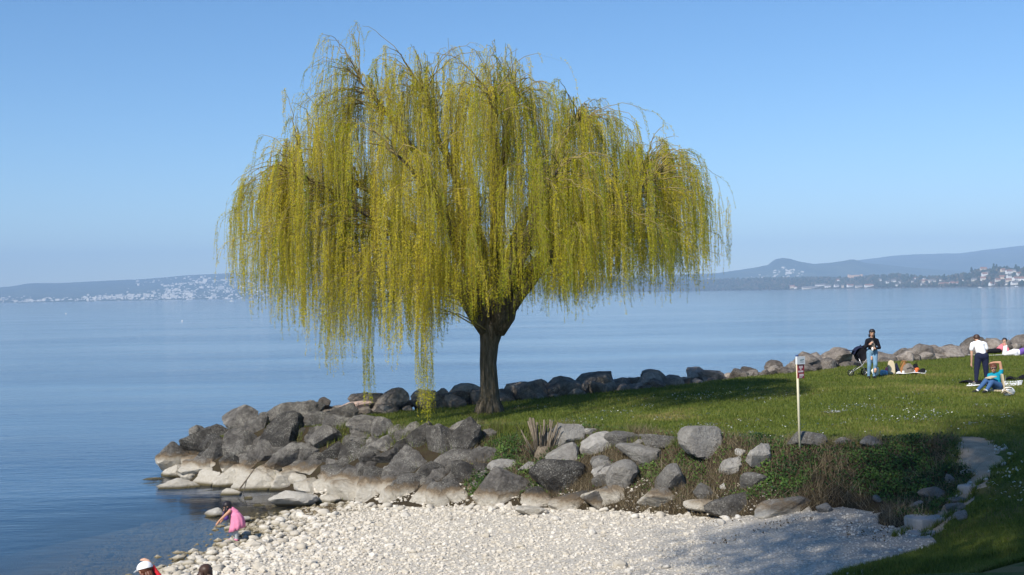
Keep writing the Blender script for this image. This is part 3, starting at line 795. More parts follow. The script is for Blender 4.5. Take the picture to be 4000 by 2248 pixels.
wall_ = c1([(310, 540, 230, 190), (590, 450, 400, 280), (860, 300, 280, 190), (985, 340, 170, 150), (900, 475, 300, 250), (1050, 285, 120, 100), (1200, 420, 320, 270), (1300, 240, 400, 150), (1510, 430, 310, 200), (1430, 310, 250, 140),
            (1610, 330, 240, 130), (1620, 225, 200, 120), (1780, 340, 230, 130), (680, 540, 250, 170), (1030, 560, 210, 180), (780, 640, 210, 140), (1190, 610, 290, 200), (1360, 545, 160, 140), (1530, 560, 190, 170), (1690, 550, 220, 160),
            (1760, 430, 170, 130), (1860, 480, 130, 130), (1380, 660, 280, 110), (1560, 650, 150, 110), (1660, 690, 270, 130), (1840, 620, 150, 110), (1850, 730, 200, 160), (515, 368, 90, 80), (560, 640, 280, 120),
            (360, 680, 210, 150), (370, 780, 270, 90), (620, 750, 230, 170), (790, 700, 220, 130), (960, 780, 340, 180), (1190, 760, 250, 160), (1390, 780, 210, 160), (800, 825, 160, 80), (1680, 830, 340, 190), (1500, 885, 180, 80), (1030, 660, 130, 90), (460, 700, 150, 110), (1090, 690, 130, 100)]) + \
        c2([(60, 355, 190, 130), (200, 365, 160, 160), (190, 495, 270, 140), (430, 445, 250, 190), (620, 490, 250, 280), (830, 475, 230, 310), (660, 375, 190, 90), (240, 585, 210, 140), (360, 645, 310, 240), (600, 690, 310, 150), (820, 705, 220, 190), (90, 595, 140, 110), (130, 735, 230, 180), (30, 690, 150, 150),
            (80, 835, 240, 200), (260, 855, 200, 170), (380, 805, 210, 180), (500, 855, 180, 180), (620, 865, 180, 180), (740, 845, 210, 140), (1090, 825, 540, 280), (1390, 885, 240, 150), (1620, 915, 270, 170), (1850, 875, 230, 150), (620, 775, 220, 100)])
p0 = ground(1500, 1900)
BW = thing('boulder_revetment', 'piled grey boulders with white bleached bases around the point under the willow', 'rock wall', p0)
for i, (a, b_, w, h) in enumerate(wall_):
    low = b_ > 1845
    px_boulder('boulder', a, b_ + (8 if low else 0), w * (1.3 if low else 1.26), h * (1.5 if low else 1.32), 100 + i, BW, sink=0.3, lift=-0.04 if low else 0.0)
# hidden core stones that close the gaps between the big ones
g = np.random.default_rng(4)
for i in range(150):
    px = g.uniform(620, 1900); py = g.uniform(1680, 1930)
    if px < 900 and py < 1700 + (900 - px) * 0.4: continue
    p = ground(px, py)
    if p.z < 0.12 or p.y > 36: continue
    r = g.uniform(0.2, 0.42)
    o = link('boulder', boulder_mesh(700 + i, (r * 1.2, r, r * 0.9), I2), BW, p + Vector((0, r * 0.55, -0.06)))
# outer side of the point
for i in range(22):
    u = i / 21
    x = -9.7 + u * 6.0; y = 36.2 + 2.2 * math.sin(u * 1.6) - 0.2
    r = g.uniform(0.35, 0.5)
    o = link('boulder', boulder_mesh(900 + i, (r * 1.25, r, r * 0.85), I3), BW, (x + g.uniform(-.3, .3), y + g.uniform(-0.4, 0.4), max(0.1, hz(x, y)) + 0.15))
# boulders set singly in the planted bank
LONE = c2([(1070, 645, 200, 90), (1560, 440, 250, 190), (1580, 565, 260, 200), (1735, 395, 150, 90), (1500, 745, 330, 230), (1820, 490, 220, 160), (1840, 615, 140, 90), (1870, 745, 170, 160), (1270, 660, 140, 70), (1010, 397, 120, 60), (1310, 985, 210, 80)]) + \
       c3([(270, 435, 240, 120), (570, 445, 300, 100), (440, 565, 370, 200), (890, 495, 350, 230), (1060, 640, 160, 150), (1148, 545, 80, 45), (1310, 575, 210, 170), (260, 755, 205, 235), (110, 725, 150, 130), (620, 785, 270, 240), (870, 845, 180, 130), (1240, 765, 170, 190), (1620, 455, 280, 120), (1015, 797, 42, 38),
           (530, 895, 260, 130), (100, 875, 360, 150), (1090, 955, 340, 130), (1420, 985, 430, 130), (850, 965, 220, 90), (1800, 965, 140, 100), (100, 635, 150, 100), (385, 472, 100, 50)]) + \
       c4([(600, 460, 170, 60), (370, 455, 110, 45), (635, 890, 62, 52)])
LL = ['dark tilted boulder lying low in the ivy patch', 'large pale boulder directly behind the cut willow stump', 'broad pale boulder below the stump boulder', 'reddish stained boulder behind the stump boulder, half in grass', 'big dark greenish slab boulder jutting out of the bank', 'knobbly speckled boulder right of the stump boulders',
      'small grey boulder under the knobbly speckled one', 'rounded boulder among brown dry grass near the dark slab', 'small boulder showing between ivy and dark slab', 'flat grey stone at the lawn edge above the ivy', 'low smooth pale stone resting on the pebbles under the bank',
      'mossy rounded boulder at the lawn edge', 'long flat speckled boulder at the lawn edge', 'angular straight-edged boulder in the middle of the bank', 'largest pale oval boulder at the top of the bank', 'grey boulder half grown over below the oval boulder', 'small bright white stone beside the oval boulder', 'grey lumpy boulder near the signpost end of the bank',
      'upright pointed boulder overhanging the pebbles', 'dark rounded boulder leaning on the upright pointed one', 'big tilted boulder with dry grass on both sides', 'dark square boulder in a hollow of the bank', 'narrow grey boulder half hidden by green ground cover', 'low domed boulder right behind the signpost', 'tiny bright white stone low on the bank',
      'flat wedge shaped bleached boulder at the pebble edge', 'long bleached boulder with ochre stripe at the bank foot', 'broad bleached boulder under the dark square one', 'longest bleached slab at the end of the bank foot', 'low bleached boulder between two wedge stones', 'grey stone at the gravel nook', 'small round boulder above the upright pointed one', 'little mossy stone between two lawn edge boulders',
      'low white boulder in the shaded bank top', 'low grey stone in the grass right of the signpost', 'small round pale stone on the shaded slope above the gravel']
for i, (a, b_, w, h) in enumerate(LONE):
    lb = LL[i]
    low = 'bleached' in lb or 'dark greenish' in lb or 'wedge' in lb or 'pebbles under' in lb
    mt = 'rock_white' if 'white stone' in lb else ('rock_bleach' if low and 'dark' not in lb else ('rock' if low else 'rock_pale'))
    o = px_boulder('boulder', a, b_, w * 1.22, h * 1.26, 1100 + i, None, mt, sink=0.0, lift=0.05)
    if 'pointed' in lb: o.rotation_euler[1] = 0.1
    tag(o, lb, 'boulder', 'boulders set singly along the bank')
# pale flat slab at the beach head, oblong stone in the shallows, little rocks in the water
o = px_boulder('boulder', 500 + 1240 * .5165, 1500 + 915 * .5165, 200, 84, 31, None, 'rock_white', sink=0.1, ry=0.45, tilt=-0.10, lift=0.1); tag(o, 'large flat pale slab lying at the head of the pebble beach', 'boulder')
o = px_boulder('boulder', 500 + 655 * .5165, 1500 + 1003 * .5165, 84, 44, 32, None, 'rock_white', sink=0.1, ry=0.18, tilt=0.0, lift=0.04); tag(o, 'oblong white stone standing in the shallows behind the girl', 'boulder')
o = px_boulder('boulder', 500 + 880 * .5165, 1500 + 1050 * .5165, 55, 40, 33, None, 'rock_white', sink=0.1, lift=0.03); tag(o, 'white stone at the waterline right behind the pink dress', 'boulder')
o = px_boulder('boulder', 500 + 180 * .5165, 1500 + 722 * .5165, 95, 42, 34, None, 'rock', sink=0.1, tilt=-0.15, lift=-0.05); tag(o, 'low pale rock off the tip of the point, in the water', 'boulder')
o = px_boulder('boulder', 500 + 900 * .5165, 1500 + 868 * .5165, 44, 24, 35, None, 'rock', sink=0.1, lift=-0.02); tag(o, 'small mossy rock in the shallows before the driftwood sticks', 'boulder')
o = px_boulder('boulder', 500 + 1000 * .5165, 1500 + 922 * .5165, 60, 22, 36, None, 'rock', sink=0.1, lift=-0.04); tag(o, 'low dark weedy rock in the shallows beside the flat slab', 'boulder')
o = link('boulder', boulder_mesh(39, (0.75, 0.35, 0.2), I3, mat='rock_pink'), None, at_y(1365, 1592, 36.3)); o.rotation_euler[1] = -0.12; tag(o, 'pinkish pale slab showing behind the piled boulders near the hanging strands', 'boulder')
# lakeside line of boulders behind the lawn
p0 = Vector((4.2, 41.0, 1.5))
RW = thing('boulder_wall', 'long line of boulders along the lakeside edge of the lawn', 'rock wall', p0)
back = [(-5.6, 35.7), (-3.7, 36.4), (0.0, 38.0), (4.2, 40.5), (9.4, 45.4), (14.6, 50.2), (24.6, 59.4), (31, 65.5)]
seg = [(Vector((*back[i], 0)), Vector((*back[i + 1], 0))) for i in range(len(back) - 1)]
def hgt_profile(x): return float(np.interp(x, [-6, -3.5, -2, 0, 3, 5.5, 8, 9.3, 10.5, 13, 16, 22, 31], [0.34, 0.48, 0.54, 0.52, 0.54, 0.48, 0.30, 0.26, 0.46, 0.56, 0.56, 0.50, 0.50]))
k = 0
for (a, b_) in seg:
    L = (b_ - a).length; s_ = 0.0; dr = (b_ - a).normalized(); nr = Vector((-dr.y, dr.x, 0))
    while s_ < L:
        for row in range(3):
            c_ = a + dr * (s_ + g.uniform(-0.2, 0.2)) + nr * (row * 0.55 - 0.1 + g.uniform(-.12, .12))
            r = hgt_profile(c_.x) * 0.86 * g.uniform(0.55, 1.45) * (0.75 if row == 0 else 1.05)
            zc = hz(c_.x, c_.y) if row == 0 else 1.62 + g.uniform(-0.15, 0.2) + (0.12 if c_.x > 10 else 0)
            zc = min(zc, 1.9)
            o = link('boulder', boulder_mesh(2000 + k, (r * g.uniform(1.0, 1.35), r, r * g.uniform(0.72, 0.95)), I3, 14, 0.09, mat='rock_far'), RW, (c_.x, c_.y, zc + r * (0.15 if row == 0 else 0.28)))
            o.rotation_euler = (0, g.uniform(-.2, .2), g.uniform(0, 3.1)); k += 1
        s_ += 1.45 * hgt_profile((a + dr * s_).x)
    # tumbled outer face towards the lake
    n = int(L / 0.9)
    for j in range(n):
        c_ = a + dr * (L * (j + .5) / n) + nr * g.uniform(1.6, 2.6)
        r = g.uniform(0.4, 0.65)
        o = link('boulder', boulder_mesh(4000 + k, (r * 1.2, r, r * .8), I2, mat='rock_far'), RW, (c_.x, c_.y, max(hz(c_.x, c_.y), 0.0) + 0.1)); k += 1
# stones and steps of the little path
ST = c4([(1080, 865, 240, 130), (1215, 765, 130, 150), (960, 935, 140, 80), (1220, 957, 160, 90), (1285, 1025, 120, 95), (1250, 892, 190, 55), (1320, 692, 150, 60)])
SL = ['angular dark stone block beside the path steps', 'pale leaning stone halfway up the path', 'low brown stone at the head of the lowest path step', 'flat dark stone capping the side of the lowest path step', 'short pale stone below the flat dark capstone', 'long flat stone forming a path step', 'flat stone where the dirt path narrows']
for i, (a, b_, w, h) in enumerate(ST):
    tag(px_boulder('boulder', a, b_, w, h, 1300 + i, None, 'rock_pale', sink=0.2, lift=0.02), SL[i], 'boulder', 'stones beside the path')
M['slab'] = plain('worn_concrete', (0.33, 0.31, 0.285), 0.9, 0.25, 9.0, 0.2, 0.5)
def step(px, py, w, d_, h, rz, label, mt='slab'):
    p = ground(px, py); b = MB(); n = 10
    prof = [(0.5, 0.0), (0.5, 0.9), (0.47, 1.0)]
    g2 = np.random.default_rng(int(px))
    ring = []
    for i in range(n * 2):
        a = i / (n * 2) * 2 * math.pi; c, s = math.cos(a), math.sin(a)
        e = 1.0 / max(abs(c), abs(s)) ** 0.86 * (1 + g2.uniform(-.04, .04)); ring.append((c * e * 0.5 * w, s * e * 0.5 * d_))
    V = []; F = []
    A = Matrix.Translation(p) @ Matrix.Rotation(rz, 4, 'Z')
    for (sc_, zz_) in ((1.0, -0.4), (1.0, h - 0.03), (0.96, h), (0.5, h + 0.006)):
        V += [A @ Vector((x * sc_, y * sc_, zz_)) for (x, y) in ring]
    m_ = len(ring)
    for j in range(3):
        for i in range(m_): F.append((j * m_ + i, j * m_ + (i + 1) % m_, (j + 1) * m_ + (i + 1) % m_, (j + 1) * m_ + i))
    F.append(tuple(3 * m_ + i for i in range(m_)))
    b.add(V, F); o = b.build('stone_step', M[mt], None, loc=p); tag(o, label, 'step')
step(3615, 2040, 0.62, 0.52, 0.08, 0.25, 'broad grey slab step at the foot of the path')
step(3625, 2085, 0.62, 0.34, 0.03, 0.2, 'lower flat slab where the path meets the gravel')
step(3785, 1912, 0.34, 0.28, 0.06, 0.4, 'small pale flat step halfway up the path')

# ------------------------------------------------------------------ pebbles and loose stones on the beach
g = np.random.default_rng(9)
n = 35000
X = g.uniform(-9.0, 7.5, n); Y = g.uniform(16.0, 31.5, n)
Z = height(X, Y)
ok = (~inside(TOE, X, Y) | ((dist(TOE, X, Y) < 0.6 + 0.25 * np.sin(X * 3)) & (X < 5.2) & (X > -5.2))) & (Z > -0.30) & (np.abs(X) < Y * 0.46) & ~((X < -5.2) & (Y > 29.0))
X, Y, Z = X[ok], Y[ok], Z[ok]
toshore = np.clip((Z + 0.05) / 0.35, 0, 1)
coarse = np.exp(-np.maximum(X + 5.2, 0) / 2.6)
keep = g.random(len(X)) < np.where(X > 4.0, 0.95, np.where(Z < 0.0, 0.5, 1.0))
X, Y, Z, coarse = X[keep], Y[keep], Z[keep], coarse[keep]
rad = (0.016 + 0.020 * coarse) * g.lognormal(0, 0.42, len(X))
rad = np.where(X > 3.4, rad * 0.72, rad)
rad = np.clip(rad, 0.008, 0.13)
S = np.stack([rad * g.uniform(0.9, 1.6, len(X)), rad * g.uniform(0.8, 1.3, len(X)), rad * g.uniform(0.5, 0.85, len(X))], 1)
V, F = blobs(np.stack([X, Y, Z + S[:, 2] * 0.35], 1), S, I1, 0.16, 17)
o = link('pebbles', npmesh('pebbles', V, F, M['pebble'], False, {'tint': np.repeat(g.beta(3.0, 2.4, len(X)), len(I1[0]))}), BEACH, (0, 0, 0))
tag(o, kind='stuff')
meshes = [boulder_mesh(500 + i, (1.0, 0.8, 0.55 + 0.05 * (i % 4)), I2, 9, 0.05, mat='stone') for i in range(12)]
for me in meshes: me.name = 'stone'
cnt = 0
while cnt < 300:
    u = g.random()
    if u < 0.62:
        x = -5.9 + g.exponential(1.1); y = g.uniform(17.5, 29.5); x += np.interp(y, [17.5, 22.3, 25.4, 29], [-2.3, -0.5, 0.0, 0.9]); s_ = g.uniform(0.07, 0.17)
    elif u < 0.85:
        i = int(g.integers(1, 6)); (x0, y0), (x1, y1) = TOE[i + 1], TOE[i + 2]; q_ = g.random(); x = x0 + (x1 - x0) * q_; y = y0 + (y1 - y0) * q_ - abs(g.normal(0, 0.5)) - 0.1; s_ = g.uniform(0.05, 0.13)
    else:
        x = g.uniform(-5, 4); y = g.uniform(17.5, 27); s_ = g.uniform(0.045, 0.09)
    z = hz(x, y)
    if z < -0.22 or bool(inside(TOE, np.array([x]), np.array([y]))[0]) or abs(x) > y * 0.43: continue
    o = link('stone', meshes[cnt % 12], BEACH, (x, y, z + s_ * 0.18))
    o.scale = (s_, s_ * g.uniform(0.8, 1.2), s_); o.rotation_euler = (g.uniform(-.2, .2), g.uniform(-.2, .2), g.uniform(0, 6.28)); cnt += 1
# ------------------------------------------------------------------ the weeping willow
g = np.random.default_rng(21)
TB = ground(1912, 1612)
TY = TB.y
mpp = TY / FPX                                     # metres per photograph pixel at the trunk
def W(px, py, dy=0.0):
    """photograph pixel to a point dy metres behind the trunk"""
    return np.array(at_y(px, py, TY + dy))
t = thing('willow_tree', 'tall weeping willow with hanging yellow green strands on the lawn point', 'tree', TB)
Tl = np.array([(890, 760), (940, 700), (990, 600), (1060, 500), (1130, 330), (1200, 300), (1250, 200), (1330, 150), (1420, 60), (1480, 120), (1560, 190), (1640, 200), (1720, 130), (1850, 185), (2000, 160), (2130, 220), (2230, 350), (2400, 390), (2500, 470), (2600, 460), (2680, 540), (2780, 640), (2850, 790)], float)
Hm = np.array([(880, 1080), (950, 1100), (1010, 1190), (1100, 1230), (1200, 1270), (1260, 1400), (1320, 1420), (1380, 1380), (1430, 1400), (1540, 1330), (1620, 1400), (1690, 1380), (1750, 1320), (1850, 1275), (2000, 1262), (2150, 1255), (2350, 1225), (2600, 1180), (2750, 1150), (2850, 1110)], float)
cxp = 1880.0
DEP = 5.6
def top_z(x, y):
    """crown height at plan offset x (m, from trunk), y (m)"""
    px = 1912 + x / mpp
    tz = (1612 - np.interp(px, Tl[:, 0], Tl[:, 1])) * mpp
    h0 = (1612 - np.interp(px, Hm[:, 0], Hm[:, 1])) * mpp
    return h0 + (tz - h0) * np.sqrt(np.clip(1 - (y / DEP) ** 2, 0.0, 1))
def hem_z(x): return (1612 - np.interp(1912 + x / mpp, Hm[:, 0], Hm[:, 1])) * mpp
xmin, xmax = (905 - 1912) * mpp, (2835 - 1912) * mpp
O = np.array(TB)
# trunk and limbs (bezier paths with tapering radius)
def bez(p0, p1, p2, n):
    u = np.linspace(0, 1, n)[:, None]
    return (1 - u) ** 2 * p0 + 2 * u * (1 - u) * p1 + u * u * p2
trunk = MB()
fork = np.array([0.10, 0.0, 2.55])
tp = [O + np.array(v) for v in [(0.0, 0, -0.3), (0.0, 0, 0.05), (0.02, 0, 0.3), (0.0, 0, 0.8), (-0.02, 0, 1.4), (0.03, 0, 1.95), (0.10, 0, 2.45), (0.16, 0, 2.75)]]
trunk.tube(tp, [0.40, 0.33, 0.275, 0.25, 0.24, 0.26, 0.36, 0.26], 20)
for a in np.linspace(0, 6.28, 8)[:-1] + 0.3:            # root flare
    trunk.tube([O + np.array((math.cos(a) * 0.17, math.sin(a) * 0.17, 0.42)), O + np.array((math.cos(a) * 0.30, math.sin(a) * 0.30, 0.1)), O + np.array((math.cos(a) * 0.45, math.sin(a) * 0.45, -0.2))], [0.09, 0.10, 0.06], 8)
to = trunk.build('trunk', M['bark'], t, True)
# roughen the trunk a little
for v in to.data.vertices:
    c_ = v.co; a = math.atan2(c_.y, c_.x)
    k_ = 1 + 0.05 * math.sin(a * 7 + c_.z * 1.3) + 0.03 * math.sin(a * 13 + c_.z * 3)
    c_.x *= k_; c_.y *= k_
LIMBS = [(-3.4, -0.8, 9.3), (-5.0, -1.5, 6.6), (-4.6, 1.8, 7.2), (-1.8, 0.4, 9.2), (0.3, -1.8, 8.6), (0.9, 1.4, 9.2), (2.6, -0.6, 8.0), (4.6, 1.0, 6.8), (4.4, -1.8, 6.3), (-2.2, -3.2, 7.0), (2.0, -3.4, 6.6), (-0.6, 3.4, 7.6), (2.6, 3.2, 6.6)]
limb_pts = []; limb_rad = []
lb = MB()
for (x, y, z) in LIMBS:
    e = np.array((x, y, z)); s_ = np.array((0.12 + 0.16 * np.sign(x) * min(1, abs(x) / 3), 0.1 * np.sign(y), 2.3))
    c_ = s_ + (e - s_) * np.array((0.28, 0.28, 0.62)) + g.normal(0, 0.15, 3)
    P = bez(s_, c_, e, 14); P[1:-1] += g.normal(0, 0.06, (12, 3))
    rd = 0.19 * (1 - np.linspace(0, 1, 14)) ** 0.8 + 0.03
    lb.tube([O + q_ for q_ in P], list(rd), 8)
    limb_pts.append(P); limb_rad.append(rd)
lb.build('limbs', M['bark'], t, True)
AL = np.concatenate(limb_pts); ALr = np.concatenate(limb_rad)
# secondary arching branches reaching the outline of the crown
B = MB(); SEC = []
def add_sec(tip, rise=0.5, r0=0.013):
    # attach to the best limb point: lower than the tip and closer to the axis
    dv = np.linalg.norm(AL - tip, axis=1) + np.where(AL[:, 2] > tip[2] + 0.2, 3.0, 0) + np.where(np.hypot(AL[:, 0], AL[:, 1]) > np.hypot(tip[0], tip[1]), 2.0, 0)
    i = int(np.argmin(dv + g.random(len(AL)) * 0.5)); a = AL[i]
    mid = (a + tip) / 2 + np.array((0, 0, rise + 0.18 * np.linalg.norm(tip - a)))
    P = bez(a, mid, tip, 10); P[1:-1] += g.normal(0, 0.03, (8, 3))
    B.tube([O + q_ for q_ in P], list(np.linspace(min(r0 + 0.008, ALr[i]), 0.0045, 10)), 5, cap=False)
    SEC.append(P)
Td = np.array([(940, 840), (1000, 720), (1060, 640), (1130, 540), (1200, 440), (1260, 350), (1330, 260), (1420, 170), (1500, 200), (1560, 220), (1720, 190), (1850, 215), (2000, 210), (2150, 280), (2300, 390), (2500, 500), (2650, 560), (2750, 660), (2810, 800)], float)
def dense_z(x, y):
    px = 1912 + x / mpp
    tz = (1612 - np.interp(px, Td[:, 0], Td[:, 1])) * mpp; h0 = hem_z(x)
    return h0 + (tz - h0) * np.sqrt(np.clip(1 - (y / DEP) ** 2, 0.0, 1))
n_sec = 0; WISP = []
while n_sec < 700:
    x = g.uniform(xmin + 0.3, xmax - 0.25); y = g.uniform(-DEP, DEP) if n_sec < 480 else g.normal(0, 1.7)
    if (x / (xmax if x > 0 else -xmin)) ** 2 * 0.9 + (y / DEP) ** 2 > 1: continue
    tz = dense_z(x, y); hz_ = hem_z(x)
    if tz - hz_ < 0.8: continue
    f_ = g.beta(1.4, 1.0) if n_sec < 480 else g.uniform(0.85, 1.06)
    z = hz_ + (tz - hz_) * (0.16 + 0.82 * f_)
    add_sec(np.array((x, y, z)), rise=0.3 * min(f_, 1) + 0.1); WISP.append(False); n_sec += 1
for k_ in range(74):                                    # wispy arcs that draw the skyline
    px = g.uniform(900, 2845); py = np.interp(px, Tl[:, 0], Tl[:, 1])
    x = (px - 1912) * mpp; y = g.normal(0, 1.0)
    add_sec(np.array((x, y, (1612 - py) * mpp - g.exponential(0.35))), 0.45, 0.006); WISP.append(True)
B.build('branches', M['branch'], t, True)
# hanging strands
ST_P = []; ST_L = []; ST_D = []; ST_T = []
def strand(P0, out, L, tint, reach):
    ST_P.append(P0); ST_D.append(out * reach); ST_L.append(L); ST_T.append(tint)
for P, wisp in zip(SEC, WISP):
    basetint = np.clip(g.normal(0.58, 0.22), 0, 1)
    for k_ in range(int(g.integers(3, 6))):
        ww = 0.75 if wisp else 1.0
        u = g.beta(2.2, 1.1)
        i = min(8, int(u * 9)); a = P[i] + (P[i + 1] - P[i]) * (u * 9 - i)
        out = P[i + 1] - P[i]; out[2] *= 0.5; out /= np.linalg.norm(out) + 1e-6
        out = out + g.normal(0, 0.4, 3) * np.array((1, 1, 0.4))
        room = a[2] - hem_z(a[0]) + g.normal(0, 0.22)
        L = min(g.gamma(5, 0.58) + 0.5, max(room, 0.3))
        if a[2] > 4.0 and g.random() < 0.34: L = max(room, 0.4) * g.uniform(0.75, 1.0)
        rch = g.uniform(0.12, 0.5); bt = np.clip(basetint + g.normal(0, 0.12), 0, 1)
        if wisp: L = min(L, g.uniform(0.6, 2.4))
        for m_ in range(1 + int(g.random() < 0.4) if wisp else int(g.integers(2, 5))):
            strand(a + g.normal(0, 0.035, 3), out + g.normal(0, 0.12, 3), L * g.uniform(0.72, 1.04), np.clip(bt + g.normal(0, 0.05), 0, 1), rch)
def cluster(px0, px1, ytop, ybot, n, dy, sd=0.15):
    tn = g.normal(0.68, 0.12)
    for k_ in range(n):
        px = g.uniform(px0, px1); a = W(px, ytop + g.uniform(-60, 60), dy + g.normal(0, sd)) - O
        L = a[2] - (1612 - (ybot - abs(g.normal(0, 0.16)) * (ybot - ytop))) * mpp
        strand(a, g.normal(0, 0.4, 3) * np.array((1, 1, 0)), L, np.clip(g.normal(tn, 0.06), 0, 1), 0.08)
cluster(1412, 1450, 980, 1590, 30, -3.2)
cluster(1618, 1682, 980, 1640, 44, -3.6)
cluster(1640, 1690, 1150, 1690, 8, -3.6)
cluster(1255, 1330, 960, 1480, 34, -2.6)
cluster(1345, 1400, 950, 1430, 18, -2.8)
cluster(1470, 1600, 1000, 1400, 34, -3.4, 0.5)
cluster(930, 950, 760, 1210, 18, 0.2)
cluster(893, 915, 820, 1080, 6, 0.2)
cluster(1690, 1760, 1050, 1320, 18, -3.4)
cluster(1830, 1880, 1180, 1310, 30, -0.6)
for k2_ in range(44):
    px = g.uniform(1560, 2420); yt = g.uniform(880, 1080)
    cluster(px - 14, px + 14, yt, np.interp(px, Hm[:, 0], Hm[:, 1]) + g.uniform(-40, 25), int(g.integers(4, 8)), g.uniform(-3.9, -1.5), 0.08)
for (px0, px1) in ((2740, 2765), (2790, 2815), (2835, 2850), (2700, 2725)): cluster(px0, px1, 800, 1110, 8, 0.4)
P0 = np.array(ST_P); D0 = np.array(ST_D); L0 = np.array(ST_L); T0 = np.array(ST_T); NS = len(P0)
NP = 16
u = np.linspace(0, 1, NP)
s_ = u[None] * L0[:, None]
a_ = 0.35 + 0.25 * g.random((NS, 1))
hor = 1 - np.exp(-s_ / a_)
SP = P0[:, None, :] + D0[:, None, :] * hor[..., None]
rise_ = np.maximum(D0[:, 2:3], 0.0)
SP[..., 2] = P0[:, 2:3] + rise_ * hor * 0.6 - (s_ - a_ * hor * 0.85)
ph = g.uniform(0, 6.28, (NS, 2, 1)); am = g.uniform(0.015, 0.09, (NS, 2, 1))
SP[..., 0] += am[:, 0] * np.sin(s_ * 1.5 + ph[:, 0]) * np.minimum(s_, 1)
SP[..., 1] += am[:, 1] * np.sin(s_ * 1.3 + ph[:, 1]) * np.minimum(s_, 1)
SP += O
# stems: thin three-sided twigs
dirs = np.array([(1, 0, 0), (-0.5, 0.87, 0), (-0.5, -0.87, 0)])
rad = (0.0046 * (1 - 0.7 * u[::5]))[None, :, None, None]
SPs = SP[:, ::5]; NPs = SPs.shape[1]
SV = SPs[:, :, None, :] + dirs[None, None] * rad
idx = np.arange(NS * NPs * 3).reshape(NS, NPs, 3)
F = []
for k_ in range(3):
    F.append(np.stack([idx[:, :-1, k_], idx[:, :-1, (k_ + 1) % 3], idx[:, 1:, (k_ + 1) % 3], idx[:, 1:, k_]], -1).reshape(-1, 4))
tw = link('twigs', npmesh('twigs', SV.reshape(-1, 3) - O, np.concatenate(F), M['twig'], True), t, TB)
tw['kind'] = 'stuff'
# leaves
LSTEP = L0.sum() / 1.12e6
nl = np.clip((L0 / LSTEP).astype(int), 6, 220)
sid = np.repeat(np.arange(NS), nl); tot = len(sid)
lu = g.random(tot) ** 0.9
fi = lu * (NP - 1); i0 = np.minimum(fi.astype(int), NP - 2); fr_ = (fi - i0)[:, None]
pos = SP[sid, i0] * (1 - fr_) + SP[sid, i0 + 1] * fr_
tang = SP[sid, i0 + 1] - SP[sid, i0]; tang /= np.linalg.norm(tang, axis=1)[:, None] + 1e-9
az = g.uniform(0, 6.28, tot); side = np.stack([np.cos(az), np.sin(az), np.zeros(tot)], 1)
ld = side * g.uniform(0.35, 0.9, (tot, 1)) + tang * g.uniform(0.3, 0.9, (tot, 1)) + g.normal(0, 0.15, (tot, 3)); ld /= np.linalg.norm(ld, axis=1)[:, None]
ln = g.uniform(0.03, 0.068, tot)[:, None]; wd_ = np.cross(ld, g.normal(size=(tot, 3))); wd_ /= np.linalg.norm(wd_, axis=1)[:, None]
wv = wd_ * g.uniform(0.0055, 0.0105, tot)[:, None]
LV = np.stack([pos + ld * ln * 0.25 + wv, pos + ld * ln, pos + ld * ln * 0.15 - wv], 1)
tint = np.clip(T0[sid] + g.normal(0, 0.09, tot), 0, 1)
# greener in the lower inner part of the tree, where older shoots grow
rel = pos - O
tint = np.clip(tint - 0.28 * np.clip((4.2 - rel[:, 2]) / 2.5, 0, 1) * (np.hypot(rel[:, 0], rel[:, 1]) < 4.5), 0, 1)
LF = np.arange(tot * 3).reshape(-1, 3)
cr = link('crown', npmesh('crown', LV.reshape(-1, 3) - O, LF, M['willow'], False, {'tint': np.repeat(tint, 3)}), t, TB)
print('WILLOW strands', NS, 'leaves', tot)
# ------------------------------------------------------------------ grass, flowers, ground cover
g = np.random.default_rng(33)
def in_view(X, Y, m=0.45): return np.abs(X) < Y * m
def blades(name, X, Y, Z, hgt, wid, lean, tint, mat, parent=None, kind='stuff', label=None, cat=None):
    n = len(X); az = g.uniform(0, 6.28, n)
    sx, sy = np.cos(az) * wid, np.sin(az) * wid
    la = g.uniform(0, 6.28, n); le = lean * hgt * g.random(n)
    a = np.stack([X - sx, Y - sy, Z - 0.01], 1); b_ = np.stack([X + sx, Y + sy, Z - 0.01], 1); c_ = np.stack([X + np.cos(la) * le, Y + np.sin(la) * le, Z + hgt], 1)
    V = np.stack([a, b_, c_], 1).reshape(-1, 3)
    o = link(name, npmesh(name, V, np.arange(n * 3).reshape(-1, 3), M[mat], False, {'tint': np.repeat(np.clip(tint, 0, 1), 3)}), parent, (0, 0, 0))
    return tag(o, label, cat, kind=kind)
n = 1000000
Y = 13 + (62 - 13) * g.random(n) ** 1.45; X = g.uniform(-1, 1, n) * Y * 0.45
ok = inside(CREST, X, Y) | ((Y < 24.5) & (X > np.interp(Y, [20.4, 20.9, 21.5, 22.1, 22.9, 24.4], [6.9, 7.5, 8.2, 8.7, 9.2, 9.7])) & inside(TOE, X, Y)) | ((Y < 20.3) & inside(TOE, X, Y))
ok &= dist(PATH, X, Y, False) > pathw(X, Y) - 0.04
X, Y = X[ok], Y[ok]; Z = height(X, Y)
dry = vnoise(X, Y, 2.2, 31) * 0.6 + vnoise(X, Y, 0.7, 32) * 0.4
sc_ = np.clip(Y / 30, 0.8, 1.6)
blades('grass', X, Y, Z, g.uniform(0.03, 0.085, len(X)) * (0.7 + 0.6 * vnoise(X, Y, 1.2, 35)), 0.009 * sc_, 0.9, g.normal(0.45, 0.17, len(X)) + 1.1 * np.clip(dry - 0.54, 0, 1), 'grass', None, 'stuff', 'short spring grass covering the lawn', 'grass')
print('GRASS', len(X))
